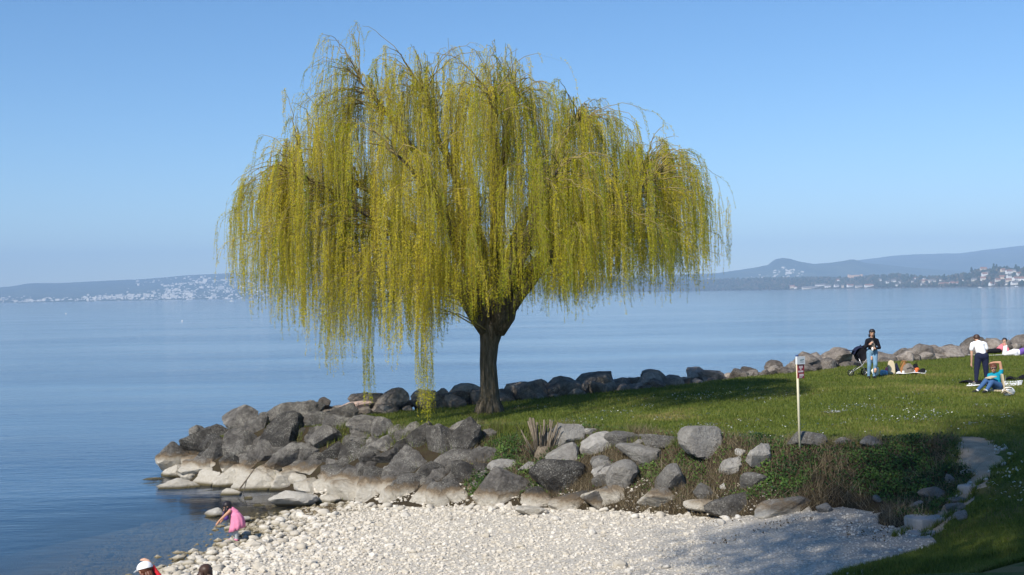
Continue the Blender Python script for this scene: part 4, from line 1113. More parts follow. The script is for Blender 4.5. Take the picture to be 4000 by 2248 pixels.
# daisies in drifts
X = []; Y = []
for k in range(120):
    px = g.uniform(1950, 4000); py = g.uniform(1560, 1760) if g.random() < 0.85 else g.uniform(1440, 1560)
    if px > 3300 and py > 1650 and g.random() < 0.8: continue
    p = ground(px, py)
    if not inside(CREST, np.array([p.x]), np.array([p.y]))[0]: continue
    m = int(g.gamma(1.2, 16)) + 2; s_ = g.uniform(0.08, 0.45)
    X += list(p.x + g.normal(0, s_ * 1.4, m)); Y += list(p.y + g.normal(0, s_, m))
for k in range(60):
    p = ground(g.uniform(3860, 4000), g.uniform(1780, 1990)); X.append(p.x); Y.append(p.y)
X, Y = np.array(X), np.array(Y); ok = inside(CREST, X, Y) | (X > 8); X, Y = X[ok], Y[ok]
Z = height(X, Y); n = len(X)
zt = Z + g.uniform(0.06, 0.10, n); r = g.uniform(0.010, 0.019, n)
ang = np.arange(8) / 8 * 6.283
tl = g.normal(0, 0.35, (n, 2)) + np.array((-0.15, -0.45))
ring = np.stack([np.cos(ang), np.sin(ang)], 1)
V = np.zeros((n, 8, 3)); rr = r[:, None] * (1 + 0.25 * (np.arange(8) % 2))[None]
V[..., 0] = X[:, None] + ring[None, :, 0] * rr; V[..., 1] = Y[:, None] + ring[None, :, 1] * rr
V[..., 2] = zt[:, None] + (ring[None, :, 0] * tl[:, :1] + ring[None, :, 1] * tl[:, 1:]) * rr
tag(link('daisies', npmesh('daisies', V.reshape(-1, 3), np.arange(n * 8).reshape(-1, 8), M['daisy'])), 'white daisies sprinkled in drifts over the lawn', 'flowers', kind='stuff')
# bank: ivy leaves and dry grass
def leaf_mesh(name, X, Y, Z, size, tint, mat, label, cat, up=0.7):
    n = len(X); nrm = g.normal(0, 0.6, (n, 3)) + np.array((0, -0.5, up)); nrm /= np.linalg.norm(nrm, axis=1)[:, None]
    a = np.cross(nrm, g.normal(size=(n, 3))); a /= np.linalg.norm(a, axis=1)[:, None]; b_ = np.cross(nrm, a)
    P = np.stack([X, Y, Z], 1)[:, None]; s_ = size[:, None, None]
    sh = np.array([(-0.6, -0.1), (-0.25, -0.55), (0.35, -0.5), (0.75, 0.0), (0.35, 0.5), (-0.25, 0.55)])
    V = P + (a[:, None] * sh[None, :, :1] + b_[:, None] * sh[None, :, 1:]) * s_
    return tag(link(name, npmesh(name, V.reshape(-1, 3), np.arange(n * 6).reshape(-1, 6), M[mat], False, {'tint': np.repeat(np.clip(tint, 0, 1), 6)})), label, cat, kind='stuff')
n = 200000
X = g.uniform(-1.2, 10, n); Y = g.uniform(20.5, 33, n)
ok = inside(TOE, X, Y) & ~inside([(a, b_ + 0.35) for (a, b_) in CREST], X, Y) & (dist(PATH, X, Y, False) > pathw(X, Y) - 0.02) & (X < np.interp(Y, [20.4, 20.9, 21.5, 22.1, 22.9, 24.4], [6.5, 7.1, 7.8, 8.3, 8.75, 9.1]))
X, Y = X[ok], Y[ok]
nz = vnoise(X, Y, 0.8, 41) * 0.6 + vnoise(X, Y, 0.3, 42) * 0.4
ivy_d = np.interp(X, [-1.2, -0.4, 0.5, 1.2, 2.2, 4.5, 5.6, 8], [0.5, 0.95, 0.8, 0.42, 0.4, 0.5, 0.70, 0.76])
k = nz + g.normal(0, 0.16, len(nz)) < ivy_d * 0.70
tt = dist(TOE, X, Y); k &= tt > 0.25
bush = np.where(X > 4.8, 0.17 * vnoise(X, Y, 0.6, 44), 0.16 * vnoise(X, Y, 0.5, 45)) * np.minimum(tt, 1)
Xi, Yi = X[k], Y[k]; Zi = height(Xi, Yi) + g.random(len(Xi)) ** 0.6 * (bush[k] + 0.04)
leaf_mesh('ground_cover', Xi, Yi, Zi, g.uniform(0.018, 0.042, len(Xi)), g.normal(0.5, 0.2, len(Xi)) + (vnoise(Xi, Yi, 0.4, 47) - 0.5) * 0.7 - 0.25 * (Xi > 5), 'ivy', 'green ivy and low plants creeping over the bank', 'ground cover')
k = (nz + g.normal(0, 0.16, len(nz)) > ivy_d * 0.62) & (g.random(len(X)) < 0.8)
Xd, Yd = X[k], Y[k]
blades('dry_grass', Xd, Yd, height(Xd, Yd), g.uniform(0.06, 0.26, len(Xd)) * (0.5 + vnoise(Xd, Yd, 0.5, 48)), 0.006, 1.5, g.normal(0.5, 0.22, len(Xd)), 'dry', None, 'stuff', 'brown withered grass hanging over the bank', 'grass')
# grass and plant fringe along rocks of the point
n = 9000
X = g.uniform(-6.5, 4, n); Y = np.interp(X, [-6.5, -3.4, -0.8, 1.8, 3.9], [34.2, 32.3, 30.9, 29.3, 27.2]) - g.exponential(0.35, n)
k = vnoise(X, Y, 0.5, 51) > 0.5; X, Y = X[k], Y[k]
blades('grass_tufts', X, Y, height(X, Y) + 0.05, g.uniform(0.06, 0.2, len(X)), 0.007, 0.8, g.normal(0.5, 0.2, len(X)), 'grass', None, 'stuff', 'grass tufts growing between the boulders', 'grass')
# brown weed on the beach and wisps of dead leaves
def debris(px0, px1, py0, py1, n, sl, ln):
    f_ = g.random(n); v_ = g.random(n)
    c_ = [np.array(ground(px, py + s2)) for (px, s2) in ((px0, 0), (px1, sl)) for py in (py0, py1)]
    P = (c_[0] * (1 - v_[:, None]) + c_[1] * v_[:, None]) * (1 - f_[:, None]) + (c_[2] * (1 - v_[:, None]) + c_[3] * v_[:, None]) * f_[:, None]
    return P[:, 0], P[:, 1]
X, Y = debris(1180, 1310, 1985, 2015, 700, -6, 1)
leaf_mesh('water_weed', X, Y, height(X, Y) + g.random(len(X)) * 0.05, g.uniform(0.03, 0.06, len(X)), g.random(len(X)), 'dry', 'brown dried weed beside the flat slab on the pebbles', 'weed')
X, Y = debris(2780, 3060, 2118, 2140, 60, -70, 1); X2, Y2 = debris(2960, 3180, 2055, 2070, 60, -30, 1); X3, Y3 = debris(2760, 2900, 2010, 2045, 30, 0, 1); X4, Y4 = debris(3300, 3480, 2040, 2110, 110, 20, 1)
X = np.concatenate([X, X2, X3, X4]); Y = np.concatenate([Y, Y2, Y3, Y4])
leaf_mesh('dead_leaves', X, Y, height(X, Y) + 0.03, g.uniform(0.012, 0.03, len(X)), g.random(len(X)) * 0.6, 'dry', 'dark wisps of dead leaves washed onto the gravel', 'leaves', 0.9)
# cut-back willow stool on the bank
p = ground(2120, 1790)
t = thing('willow_stump', 'hard pruned willow stump with upright cut stems on the bank', 'stump', p)
b = MB(); b.tube([p + Vector((0, 0.1, -0.2)), p + Vector((0, 0.08, 0.12)), p + Vector((0.0, 0.06, 0.26))], [0.26, 0.22, 0.15], 12); b.build('stool', M['stump'], t, True)
k_ = p.y / FPX
for (bx, by, tx, ty, r, dy) in [(2098, 1765, 2062, 1645, .03, .1), (2112, 1765, 2112, 1662, .025, .1), (2130, 1765, 2138, 1660, .03, .12), (2148, 1772, 2190, 1672, .02, -.1), (2095, 1765, 2070, 1632, .05, .0), (2100, 1765, 2082, 1634, .04, -.1), (2105, 1765, 2098, 1650, .03, .1), (2125, 1770, 2125, 1640, .035, .05), (2120, 1772, 2128, 1650, .03, -.1), (2135, 1768, 2150, 1640, .04, .1), (2140, 1770, 2158, 1645, .03, -.05), (2145, 1770, 2180, 1650, .03, .0), (2150, 1772, 2160, 1690, .03, -.1),
                             (2085, 1775, 2035, 1680, .022, -.05), (2090, 1778, 2045, 1700, .018, -.12), (2080, 1782, 2050, 1740, .014, -.15), (2110, 1770, 2108, 1690, .025, -.15), (2118, 1775, 2140, 1830, .012, -.3), (2140, 1780, 2175, 1775, .02, -.1)]:
    a_ = Vector(at_y(bx, by, p.y)); c_ = Vector(at_y(tx, ty, p.y + dy))
    m_ = (a_ + c_) / 2 + Vector((g.normal(0, .02), g.normal(0, .02), 0))
    b = MB(); b.tube([a_ + Vector((0, 0, -0.05)), m_, c_], [r * 0.95, r * 0.72, r * 0.62], 8); b.build('stem', M['stump'], t, True)
# driftwood sticks leaning on the bleached boulders
a_ = ground(915, 1935); c_ = at_y(992, 1835, a_.y + 0.35); d_ = at_y(950, 1930, a_.y + 0.1); e_ = at_y(965, 1870, a_.y + 0.25)
b = MB(); b.tube([a_ + Vector((0, 0, -.02)), (a_ + c_) / 2 + Vector((0.03, 0, 0.02)), c_], [0.022, 0.02, 0.012], 6); b.tube([d_, e_, c_ + Vector((-.05, 0, -.08))], [0.010, 0.014, 0.010], 6)
tag(b.build('driftwood_branch', M['stump'], None, True, loc=a_), 'thin forked driftwood branch leaning on the bleached boulders', 'branch')
b = MB(); p = ground(2470, 2010); b.tube([p, p + Vector((0.12, 0.1, 0.05)), p + Vector((0.3, 0.28, 0.10))], [0.012, 0.01, 0.006], 6)
tag(b.build('driftwood_stick', M['stump'], None, True, loc=p), 'short dark stick lying at the foot of the bleached boulders', 'branch')
# ------------------------------------------------------------------ trees behind the viewpoint whose shade falls on the path
def shade_tree(x, y, h, rad, nleaf, label, seed, cz=0.66):
    gg = np.random.default_rng(seed); z0 = hz(x, y); o_ = Vector((x, y, z0))
    t = thing('plane_tree', label, 'tree', o_, 'tall trees beside the promenade')
    b = MB(); b.tube([o_ + Vector((0, 0, -0.3)), o_ + Vector((0.05, 0, h * 0.2)), o_ + Vector((0.1, 0.1, h * 0.45)), o_ + Vector((0, 0, h * 0.8))], [0.5, 0.36, 0.28, 0.08], 12); b.build('trunk', M['bark'], t, True)
    C = []; b = MB()
    for k in range(46):
        a = gg.uniform(0, 6.28); u = gg.uniform(-0.9, 0.95); rr = rad * math.sqrt(max(0, 1 - u * u)) * gg.uniform(0.45, 1.0)
        c_ = o_ + Vector((math.cos(a) * rr, math.sin(a) * rr, h * cz + u * rad * 0.95)); C.append(c_)
        s0 = o_ + Vector((0, 0, max(h * 0.3, (c_.z - z0) * 0.7)))
        b.tube([s0, (s0 + c_) / 2 + Vector((0, 0, 0.5)), c_], [0.12, 0.07, 0.025], 6, cap=False)
    b.build('limbs', M['bark'], t, True)
    n = nleaf; ci = gg.integers(0, len(C), n); cc = np.array([tuple(c_) for c_ in C])[ci]
    P = cc + gg.normal(0, rad * 0.17, (n, 3)) * np.array((1, 1, 0.8))
    A = gg.normal(size=(n, 3)); A /= np.linalg.norm(A, axis=1)[:, None]; Bv = np.cross(A, gg.normal(size=(n, 3))); Bv /= np.linalg.norm(Bv, axis=1)[:, None]
    s_ = gg.uniform(0.07, 0.14, n)[:, None]
    V = np.stack([P - A * s_, P + Bv * s_ * 1.1, P + A * s_], 1)
    link('crown', npmesh('crown', V.reshape(-1, 3) - np.array(o_), np.arange(n * 3).reshape(-1, 3), M['far_leaf'], False, {'tint': np.repeat(gg.random(n), 3)}), t, o_)
shade_tree(-7.05, -3.7, 29.0, 6.2, 52000, 'tall leafy tree standing behind the viewpoint beside the promenade', 3, 0.78)
shade_tree(-3.6, -0.2, 33.0, 5.4, 30000, 'second taller leafy tree of the promenade row behind the viewpoint', 4, 0.78)
# stones and tufts along the edges of the little path
px_, py_ = np.array(PATH)[:, 0], np.array(PATH)[:, 1]
for k in range(70):
    y = g.uniform(20.3, 24.6); x = np.interp(y, py_[::-1], px_[::-1]); w = float(pathw(np.array([x]), np.array([y]))[0]); sd_ = g.choice([-1, 1]); s_ = g.uniform(0.025, 0.075)
    x += sd_ * w * g.uniform(0.65, 1.15)
    o = link('stone', meshes[k % 12], DIRT, (x, y, hz(x, y) + s_ * 0.15)); o.scale = (s_, s_ * 0.9, s_); o.rotation_euler = (0, 0, g.uniform(0, 6.28))
n = 5000
Y = g.uniform(20.3, 25.2, n); X = np.interp(Y, py_[::-1], px_[::-1]) + g.choice([-1, 1], n) * (pathw(np.interp(Y, py_[::-1], px_[::-1]), Y) * g.normal(1.05, 0.16, n))
k = vnoise(X, Y, 0.3, 61) > 0.42; X, Y = X[k], Y[k]
blades('grass_fringe', X, Y, height(X, Y), g.uniform(0.04, 0.15, len(X)), 0.007, 0.9, g.normal(0.5, 0.22, len(X)), 'grass', None, 'stuff', 'ragged grass fringe along the dirt path', 'grass')
# ------------------------------------------------------------------ people
def skin(name, c): return plain(name, c, 0.6, 0.06, 25.0, 0.3)
M['skinA'] = skin('light_skin', (0.56, 0.33, 0.23)); M['skinB'] = skin('tanned_skin', (0.50, 0.27, 0.17))
def cloth(name, c, var=0.18): return plain(name, c, 0.9, var, 22.0, 0.1, 0.3)
M['black_cloth'] = cloth('black_fabric', (0.012, 0.012, 0.016)); M['navy'] = cloth('navy_fabric', (0.018, 0.022, 0.05)); M['denim'] = cloth('blue_denim', (0.055, 0.12, 0.26)); M['pale_denim'] = cloth('pale_ripped_denim', (0.17, 0.30, 0.44), 0.35)
M['white_cloth'] = cloth('white_cotton', (0.80, 0.80, 0.82), 0.05); M['teal'] = cloth('teal_cotton', (0.01, 0.25, 0.36)); M['pink'] = cloth('pink_cotton', (0.72, 0.24, 0.38), 0.12); M['rose'] = cloth('rose_cotton', (0.70, 0.20, 0.24)); M['purple'] = cloth('purple_cotton', (0.16, 0.09, 0.36))
M['red'] = cloth('red_cotton', (0.62, 0.03, 0.04)); M['grey_cloth'] = cloth('grey_leggings', (0.42, 0.45, 0.46)); M['beige'] = cloth('beige_canvas', (0.58, 0.49, 0.34)); M['tan'] = cloth('tan_leather', (0.32, 0.15, 0.06)); M['taupe'] = cloth('taupe_canvas', (0.22, 0.19, 0.16)); M['orange'] = cloth('orange_print', (0.75, 0.16, 0.05), 0.5)
M['pale_blue'] = cloth('pale_blue_cap_fabric', (0.60, 0.72, 0.80), 0.05); M['lightblue'] = cloth('light_blue_cotton', (0.20, 0.42, 0.66)); M['darkred'] = cloth('dark_plum_cotton', (0.05, 0.02, 0.06)); M['bagw'] = cloth('printed_white_plastic', (0.72, 0.74, 0.66), 0.25)
M['hair_brown'] = plain('brown_hair', (0.055, 0.028, 0.018), 0.5, 0.4, 60.0, 0.4); M['hair_dark'] = plain('dark_hair', (0.018, 0.014, 0.016), 0.5, 0.4, 60.0, 0.4); M['hair_red'] = plain('auburn_hair', (0.11, 0.035, 0.018), 0.5, 0.4, 60.0, 0.4)
M['dark'] = plain('dark_rubber', (0.015, 0.015, 0.016), 0.7, 0.2); M['metal'] = plain('grey_metal', (0.42, 0.42, 0.43), 0.35, 0.1, 40, 0.5, 0, 0.8); M['lips'] = plain('lips', (0.40, 0.12, 0.10), 0.5)
def person(loc, label, segs, head, hair=None, voxel=0.013, cat='person', name='person', hands=()):
    """segs: (p0, p1, r0, r1, material key); head: dict(c, f, up, s, skin)"""
    loc = Vector(loc); t = thing(name, label, cat, loc)
    segs = list(segs)
    hc, hf = Vector(head['c']), Vector(head['f']).normalized(); up = Vector(head.get('up', (0, 0, 1))); hs = head.get('s', 1.0); sk = head['skin']
    rt = hf.cross(up).normalized(); up = rt.cross(hf).normalized()
    E = lambda a, b_, c_: hc + (rt * a + hf * b_ + up * c_) * hs
    segs += [(E(0, -0.012, 0.03), E(0, 0.0, -0.02), 0.092 * hs, 0.080 * hs, sk), (E(0, 0.03, -0.05), E(0, 0.045, -0.085), 0.060 * hs, 0.042 * hs, sk),
             (E(0, 0.085, 0.005), E(0, 0.112, -0.02), 0.012 * hs, 0.016 * hs, sk), (E(0.085, -0.005, -0.01), E(0.09, -0.01, 0.02), 0.017 * hs, 0.02 * hs, sk), (E(-0.085, -0.005, -0.01), E(-0.09, -0.01, 0.02), 0.017 * hs, 0.02 * hs, sk)]
    for (hp, hd, hn, s_, ms) in hands:
        hp, hd, hn = Vector(hp), Vector(hd).normalized(), Vector(hn).normalized(); sd_ = hd.cross(hn).normalized()
        segs.append((hp, hp + hd * 0.075 * s_, 0.030 * s_, 0.034 * s_, ms))
        for q_, (off, L) in enumerate(((-0.030, 0.060), (-0.010, 0.075), (0.010, 0.070), (0.030, 0.052))):
            b0 = hp + hd * 0.085 * s_ + sd_ * off * s_; b1 = b0 + (hd + hn * 0.25).normalized() * L * 0.55 * s_; b2 = b1 + (hd + hn * 0.9).normalized() * L * 0.5 * s_
            segs += [(b0, b1, 0.0105 * s_, 0.010 * s_, ms), (b1, b2, 0.010 * s_, 0.0085 * s_, ms)]
        b0 = hp + hd * 0.02 * s_ - sd_ * 0.03 * s_; b1 = b0 + (hd - sd_ * 0.9 + hn * 0.3).normalized() * 0.045 * s_
        segs += [(b0, b1, 0.013 * s_, 0.011 * s_, ms), (b1, b1 + (hd + hn * 0.5).normalized() * 0.035 * s_, 0.011 * s_, 0.009 * s_, ms)]
    b = MB()
    for (p0, p1, r0, r1, mk) in segs:
        p0, p1 = Vector(p0), Vector(p1)
        b.ell(p0, (r0,) * 3, 12, 8); b.ell(p1, (r1,) * 3, 12, 8)
        if (p1 - p0).length > 1e-4: b.tube([p0, p1], [r0, r1], 12)
    me = bpy.data.meshes.new('tmp'); me.from_pydata([tuple(v) for v in b.v], [], b.f)
    o = bpy.data.objects.new('tmp', me); COL.objects.link(o)
    md = o.modifiers.new('r', 'REMESH'); md.mode = 'VOXEL'; md.voxel_size = voxel; md.use_smooth_shade = True
    sm = o.modifiers.new('s', 'SMOOTH'); sm.factor = 0.5; sm.iterations = 3
    dg = bpy.context.evaluated_depsgraph_get()
    me2 = bpy.data.meshes.new_from_object(o.evaluated_get(dg))
    bpy.data.objects.remove(o); bpy.data.meshes.remove(me)
    keys = []
    for s_ in segs:
        if s_[4] not in keys: keys.append(s_[4])
    me2.materials.clear()
    for k_ in keys: me2.materials.append(M[k_])
    n = len(me2.polygons); C = np.zeros(n * 3, np.float32); me2.polygons.foreach_get('center', C); C = C.reshape(-1, 3)
    best = np.full(n, 1e9); mi = np.zeros(n, np.int32)
    for (p0, p1, r0, r1, mk) in segs:
        p0 = np.array(p0); d_ = np.array(p1) - p0; l2 = max(d_ @ d_, 1e-9)
        u_ = np.clip((C - p0) @ d_ / l2, 0, 1); dd = np.linalg.norm(C - p0 - u_[:, None] * d_, axis=1) - (r0 + (r1 - r0) * u_)
        k_ = dd < best; best[k_] = dd[k_]; mi[k_] = keys.index(mk)
    me2.polygons.foreach_set('material_index', mi); me2.polygons.foreach_set('use_smooth', np.ones(n, bool))
    me2.name = 'body'
    link('body', me2, t, loc)
    for sgn in (-1, 1):
        b = MB(); b.ell(loc + E(0.034 * sgn, 0.080, 0.012), (0.010 * hs, 0.008 * hs, 0.007 * hs), 8, 5); b.build('eye', M['dark'], t, True)
    b = MB(); b.tube([loc + E(-0.022, 0.088, -0.055), loc + E(0, 0.096, -0.058), loc + E(0.022, 0.088, -0.055)], 0.006 * hs, 6); b.build('mouth', M['lips'], t, True)
    if hair:
        b = MB(); Rm = Matrix((rt, hf, up)).transposed()
        V0, F0 = I3
        V = []; keep = []
        for v in V0:
            cut = v[1] > 0.45 and v[2] < 0.35
            w = 1.0 + 0.04 * math.sin(v[0] * 23 + v[2] * 17) + 0.03 * math.sin(v[1] * 31)
            back = max(0.0, -v[1])
            q_ = Vector((v[0] * 0.106 * w, v[1] * 0.112 * w - 0.018, v[2] * 0.115 * w + 0.032)) if v[2] > -0.1 else Vector((v[0] * 0.106 * w, v[1] * 0.108 * w - 0.02, v[2] * 0.10 * w + 0.03))
            if cut: q_ = Vector((v[0] * 0.085, v[1] * 0.07, v[2] * 0.09))
            V.append(loc + hc + Rm @ (q_ * hs))
        b.add(V, [tuple(int(i) for i in f) for f in F0])
        for (p0, p1, r0, r1) in hair.get('locks', []):
            a_, c_ = Vector(p0), Vector(p1)
            for j in range(7):
                o_ = Vector((random.uniform(-1, 1), random.uniform(-1, 1), random.uniform(-.3, .3)))
                b.tube([loc + a_ + o_ * r0 * 0.6, loc + (a_ + c_) / 2 + o_ * (r0 + r1) * 0.4, loc + c_ + o_ * r1 * 0.7], [r0 * 0.55, (r0 + r1) * 0.25, r1 * 0.25], 7)
        b.build('hair', M[hair['mat']], t, True)
    return t
def limb(pts, rads, mk): return [(pts[i], pts[i + 1], rads[i], rads[i + 1], mk) for i in range(len(pts) - 1)]
# --- woman standing by the pushchair
G1 = ground(3409, 1479)
person(G1, 'person in black jacket and ripped pale jeans standing beside the pushchair', 
    limb([(-.10, 0, .88), (-.12, -.04, .48), (-.13, .02, .09)], [.105, .072, .05], 'pale_denim') + limb([(.09, 0, .88), (.07, -.10, .48), (.05, .0, .09)], [.105, .072, .05], 'pale_denim') +
    limb([(-.13, .03, .05), (-.16, -.14, .035)], [.045, .035], 'dark') + limb([(.05, .01, .05), (.05, -.17, .035)], [.045, .035], 'dark') +
    [((-.06, 0, .93), (.06, 0, .93), .125, .125, 'pale_denim'), ((0, 0, .99), (0, 0, 1.16), .135, .15, 'black_cloth'), ((-.11, 0, 1.31), (.11, 0, 1.31), .085, .085, 'black_cloth'), ((0, 0, 1.16), (0, 0, 1.30), .15, .13, 'black_cloth'), ((0, -.01, 1.36), (-.01, -.04, 1.46), .055, .05, 'skinA')] +
    limb([(-.17, 0, 1.31), (-.25, -.04, 1.06)], [.062, .052], 'black_cloth') + limb([(-.25, -.04, 1.06), (-.17, -.22, 1.17)], [.05, .038], 'black_cloth') +
    limb([(.17, 0, 1.31), (.25, -.02, 1.05)], [.064, .056], 'black_cloth') + limb([(.25, -.02, 1.05), (.07, -.22, 1.04)], [.052, .04], 'black_cloth') +
    [((-.05, -.09, .74), (-.05, -.1, .66), .035, .03, 'skinA'), ((.06, -.14, .30), (.055, -.12, .24), .052, .05, 'skinA')],
    dict(c=(-.01, -.06, 1.565), f=(-.25, -1, -.45), skin='skinA'), dict(mat='hair_dark', locks=[((.07, .0, 1.52), (.09, .01, 1.33), .05, .04), ((-.08, -.0, 1.52), (-.09, .0, 1.42), .04, .03)]),
    hands=[((-.16, -.24, 1.18), (.4, -.5, .5), (.8, 0, -.4), 1.0, 'skinA'), ((.05, -.23, 1.03), (-1, -.2, .1), (0, .6, .6), 1.0, 'skinA')])
b = MB(); c_ = G1 + Vector((-.03, -.20, 1.12))
t = thing('bundle', 'small dark bundle with white patch held against the black jacket', 'bundle', c_)
b.ell(c_, (.085, .07, .12), 12, 9); b.ell(c_ + Vector((-.02, -.01, .13)), (.055, .055, .055), 12, 8); b.build('wrap', M['taupe'], t, True)
b = MB(); b.ell(c_ + Vector((-.03, -.055, -.10)), (.04, .03, .07), 10, 7); b.build('white_corner', M['white_cloth'], t, True)
# --- pushchair
G2 = ground(3345, 1470); k2 = G2.y / FPX
def L2(px, py, dy=0.0): return Vector((G2.x + (px - 3345) * k2, G2.y + dy, G2.z + (1470 - py) * k2))
t = thing('pushchair', 'black three wheeled pushchair with raised canopy on the lawn', 'pushchair', G2)
def wheel(c, r, name='wheel'):
    b = MB(); pr = []
    for i in range(20):
        a = i / 20 * 6.2832; pr.append((c + Vector((math.cos(a) * r, 0, math.sin(a) * r))))
    b.tube(pr + [pr[0], pr[1]], r * 0.2, 8, cap=False); w = b.build(name, M['dark'], t, True)
    b = MB(); b.tube([c + Vector((0, -.03, 0)), c + Vector((0, .03, 0))], r * 0.3, 10)
    for i in range(5):
        a = i / 5 * 6.2832; b.tube([c, c + Vector((math.cos(a) * r * .95, 0, math.sin(a) * r * .95))], r * 0.08, 6)
    b.build('rim', M['metal'], w, True)
wheel(L2(3322, 1457, -.05) , .10); wheel(L2(3378, 1456, -.27), .12); wheel(L2(3386, 1456, .27), .12)
b = MB()
for s_ in (-.2, .2):
    b.tube([L2(3322, 1457, -.05 + s_ * .3), L2(3345, 1440, s_ * .7), L2(3362, 1428, s_), L2(3394, 1385, s_), L2(3402, 1372, s_)], .014, 8)
    b.tube([L2(3378, 1456, s_ * 1.3), L2(3362, 1428, s_), L2(3350, 1400, s_)], .014, 8)
b.tube([L2(3402, 1372, -.2), L2(3404, 1370, 0), L2(3402, 1372, .2)], .016, 8); b.tube([L2(3378, 1456, -.27), L2(3386, 1456, .27)], .012, 8)
b.build('frame', M['metal'], t, True)
b = MB(); V = []; F = []
prof = [(3338, 1385), (3346, 1405), (3356, 1412), (3378, 1410), (3388, 1395), (3378, 1370), (3366, 1352)]
for s_ in (-.2, -.14, .14, .2):
    for (px, py) in prof: V.append(L2(px + (4 if abs(s_) > .18 else 0), py - (4 if abs(s_) > .18 else 0), s_))
n_ = len(prof)
for j in range(3):
    for i in range(n_ - 1): F.append((j * n_ + i, j * n_ + i + 1, (j + 1) * n_ + i + 1, (j + 1) * n_ + i))
F += [tuple(range(n_)), tuple(3 * n_ + i for i in range(n_ - 1, -1, -1))]
b.add(V, F); b.build('seat', M['black_cloth'], t, True)
b = MB(); V = []; F = []; A_ = [(-0.1 + i / 9 * 2.6) for i in range(10)]
for i, a in enumerate(A_):
    for j in range(9):
        u_ = (j / 8 - .5) * 2; rr = (.31 - .05 * u_ * u_); 
        V.append(L2(3362, 1388) + Vector((math.cos(a + .55) * rr, u_ * .21, math.sin(a + .55) * rr * 1.05)))
for i in range(9):
    for j in range(8): F.append((i * 9 + j, i * 9 + j + 1, i * 9 + 10 + j, i * 9 + 9 + j))
b.add(V, F); co = b.build('canopy', M['navy'], t, True)
md = co.modifiers.new('thickness', 'SOLIDIFY'); md.thickness = 0.012
b = MB(); b.box(L2(3321, 1369, 0), (.26, .40, .016), ry=0.06); b.build('visor', M['navy'], t)
b = MB(); b.box(L2(3352, 1425, 0), (.2, .3, .1), ry=0.3); b.build('basket', M['dark'], t)
# --- picnic things beside the pushchair
def lump(name, px, py, w, h, mat, label, cat, seed, dp=0.5, rough=0.12, parts=()):
    p = ground(px, py); k_ = p.y / FPX
    c_ = p + Vector((0, 0, h * k_ * .42))
    me = boulder_mesh(seed, (w * k_ * .5, w * k_ * dp * .5, h * k_ * .55), I3, 8, rough, mat=mat); me.name = name
    t = thing(name, label, cat, p); link(parts[0] if parts else 'body', me, t, c_); return t, c_, k_
t, c_, k_ = lump('carrier_bag', 3420, 1470, 34, 40, 'bagw', 'crumpled white carrier bag with green print beside the pushchair', 'bag', 61)
b = MB(); b.tube([c_ + Vector((-.06, 0, .12)), c_ + Vector((-.02, 0, .24)), c_ + Vector((.03, 0, .26)), c_ + Vector((.05, 0, .14))], .012, 6); b.build('handle', M['bagw'], t, True)
t, c_, k_ = lump('folded_clothes', 3454, 1468, 36, 26, 'lightblue', 'light blue folded clothes heaped beside the beige beach chair', 'clothes', 62, rough=.06)
t, c_, k_ = lump('dark_bag', 3470, 1462, 26, 34, 'darkred', 'dark plum bag leaning on the beige beach chair', 'bag', 63, rough=.06)
b = MB(); b.tube([c_ + Vector((-.05, 0, .12)), c_ + Vector((0, 0, .2)), c_ + Vector((.05, 0, .12))], .012, 6); b.build('strap', M['darkred'], t, True)
p = ground(3484, 1464); k_ = p.y / FPX
t = thing('beach_chair', 'beige padded low beach chair seen from behind among picnic bags', 'chair', p)
b = MB(); V = []; F = []; n_ = 12
outl = [(-.13, .0), (-.135, .2), (-.12, .36), (-.08, .46), (0, .49), (.08, .46), (.12, .36), (.13, .2), (.12, 0)]
for (dy, s_) in ((-.03, 1.0), (-.045, .9), (.03, 1.0)):
    V += [p + Vector((x * s_ * .93 - .02 * z, dy + z * .12, z * (s_ if s_ < 1 else 1) + .02)) for (x, z) in outl]
n_ = len(outl)
for i in range(n_): 
    F.append((i, (i + 1) % n_, n_ + (i + 1) % n_, n_ + i)); F.append((i, 2 * n_ + i, 2 * n_ + (i + 1) % n_, (i + 1) % n_))
F += [tuple(n_ + i for i in range(n_ - 1, -1, -1)), tuple(2 * n_ + i for i in range(n_))]
b.add(V, F); b.build('backrest', M['beige'], t)
b = MB(); b.box(p + Vector((0, .28, .08)), (.26, .5, .04)); b.build('seat', M['beige'], t)
for s_ in (-.13, .13):
    b = MB(); b.tube([p + Vector((s_, -.05, 0)), p + Vector((s_, .3, .09)), p + Vector((s_, .55, 0))], .012, 6); b.build('leg', M['metal'], t, True)
t, c_, k_ = lump('dark_rucksack', 3505, 1460, 22, 44, 'navy', 'dark rucksack standing right behind the beige beach chair', 'rucksack', 64, rough=.05)
b = MB(); b.ell(c_ + Vector((0, -.08, -.06)), (.06, .04, .07), 10, 7); b.build('pocket', M['navy'], t, True)
t, c_, k_ = lump('tan_bag', 3527, 1462, 34, 52, 'tan', 'tan leather bag with slumped strap on the picnic towel', 'bag', 65, rough=.08)
b = MB(); b.tube([c_ + Vector((-.1, -.02, .1)), c_ + Vector((-.02, -.02, .27)), c_ + Vector((.1, -.02, .26)), c_ + Vector((.2, 0, .16))], .018, 6); b.build('strap', M['tan'], t, True)
t, c_, k_ = lump('taupe_holdall', 3552, 1462, 50, 44, 'taupe', 'grey brown canvas holdall next to the tan leather bag', 'bag', 66, rough=.05)
b = MB(); b.tube([c_ + Vector((-.12, -.1, .02)), c_ + Vector((0, -.14, .08)), c_ + Vector((.12, -.1, .02))], .012, 6); b.build('strap', M['black_cloth'], t, True)
t, c_, k_ = lump('orange_packet', 3582, 1462, 26, 26, 'orange', 'bright orange printed packet between two black bags', 'packet', 67, rough=.05)
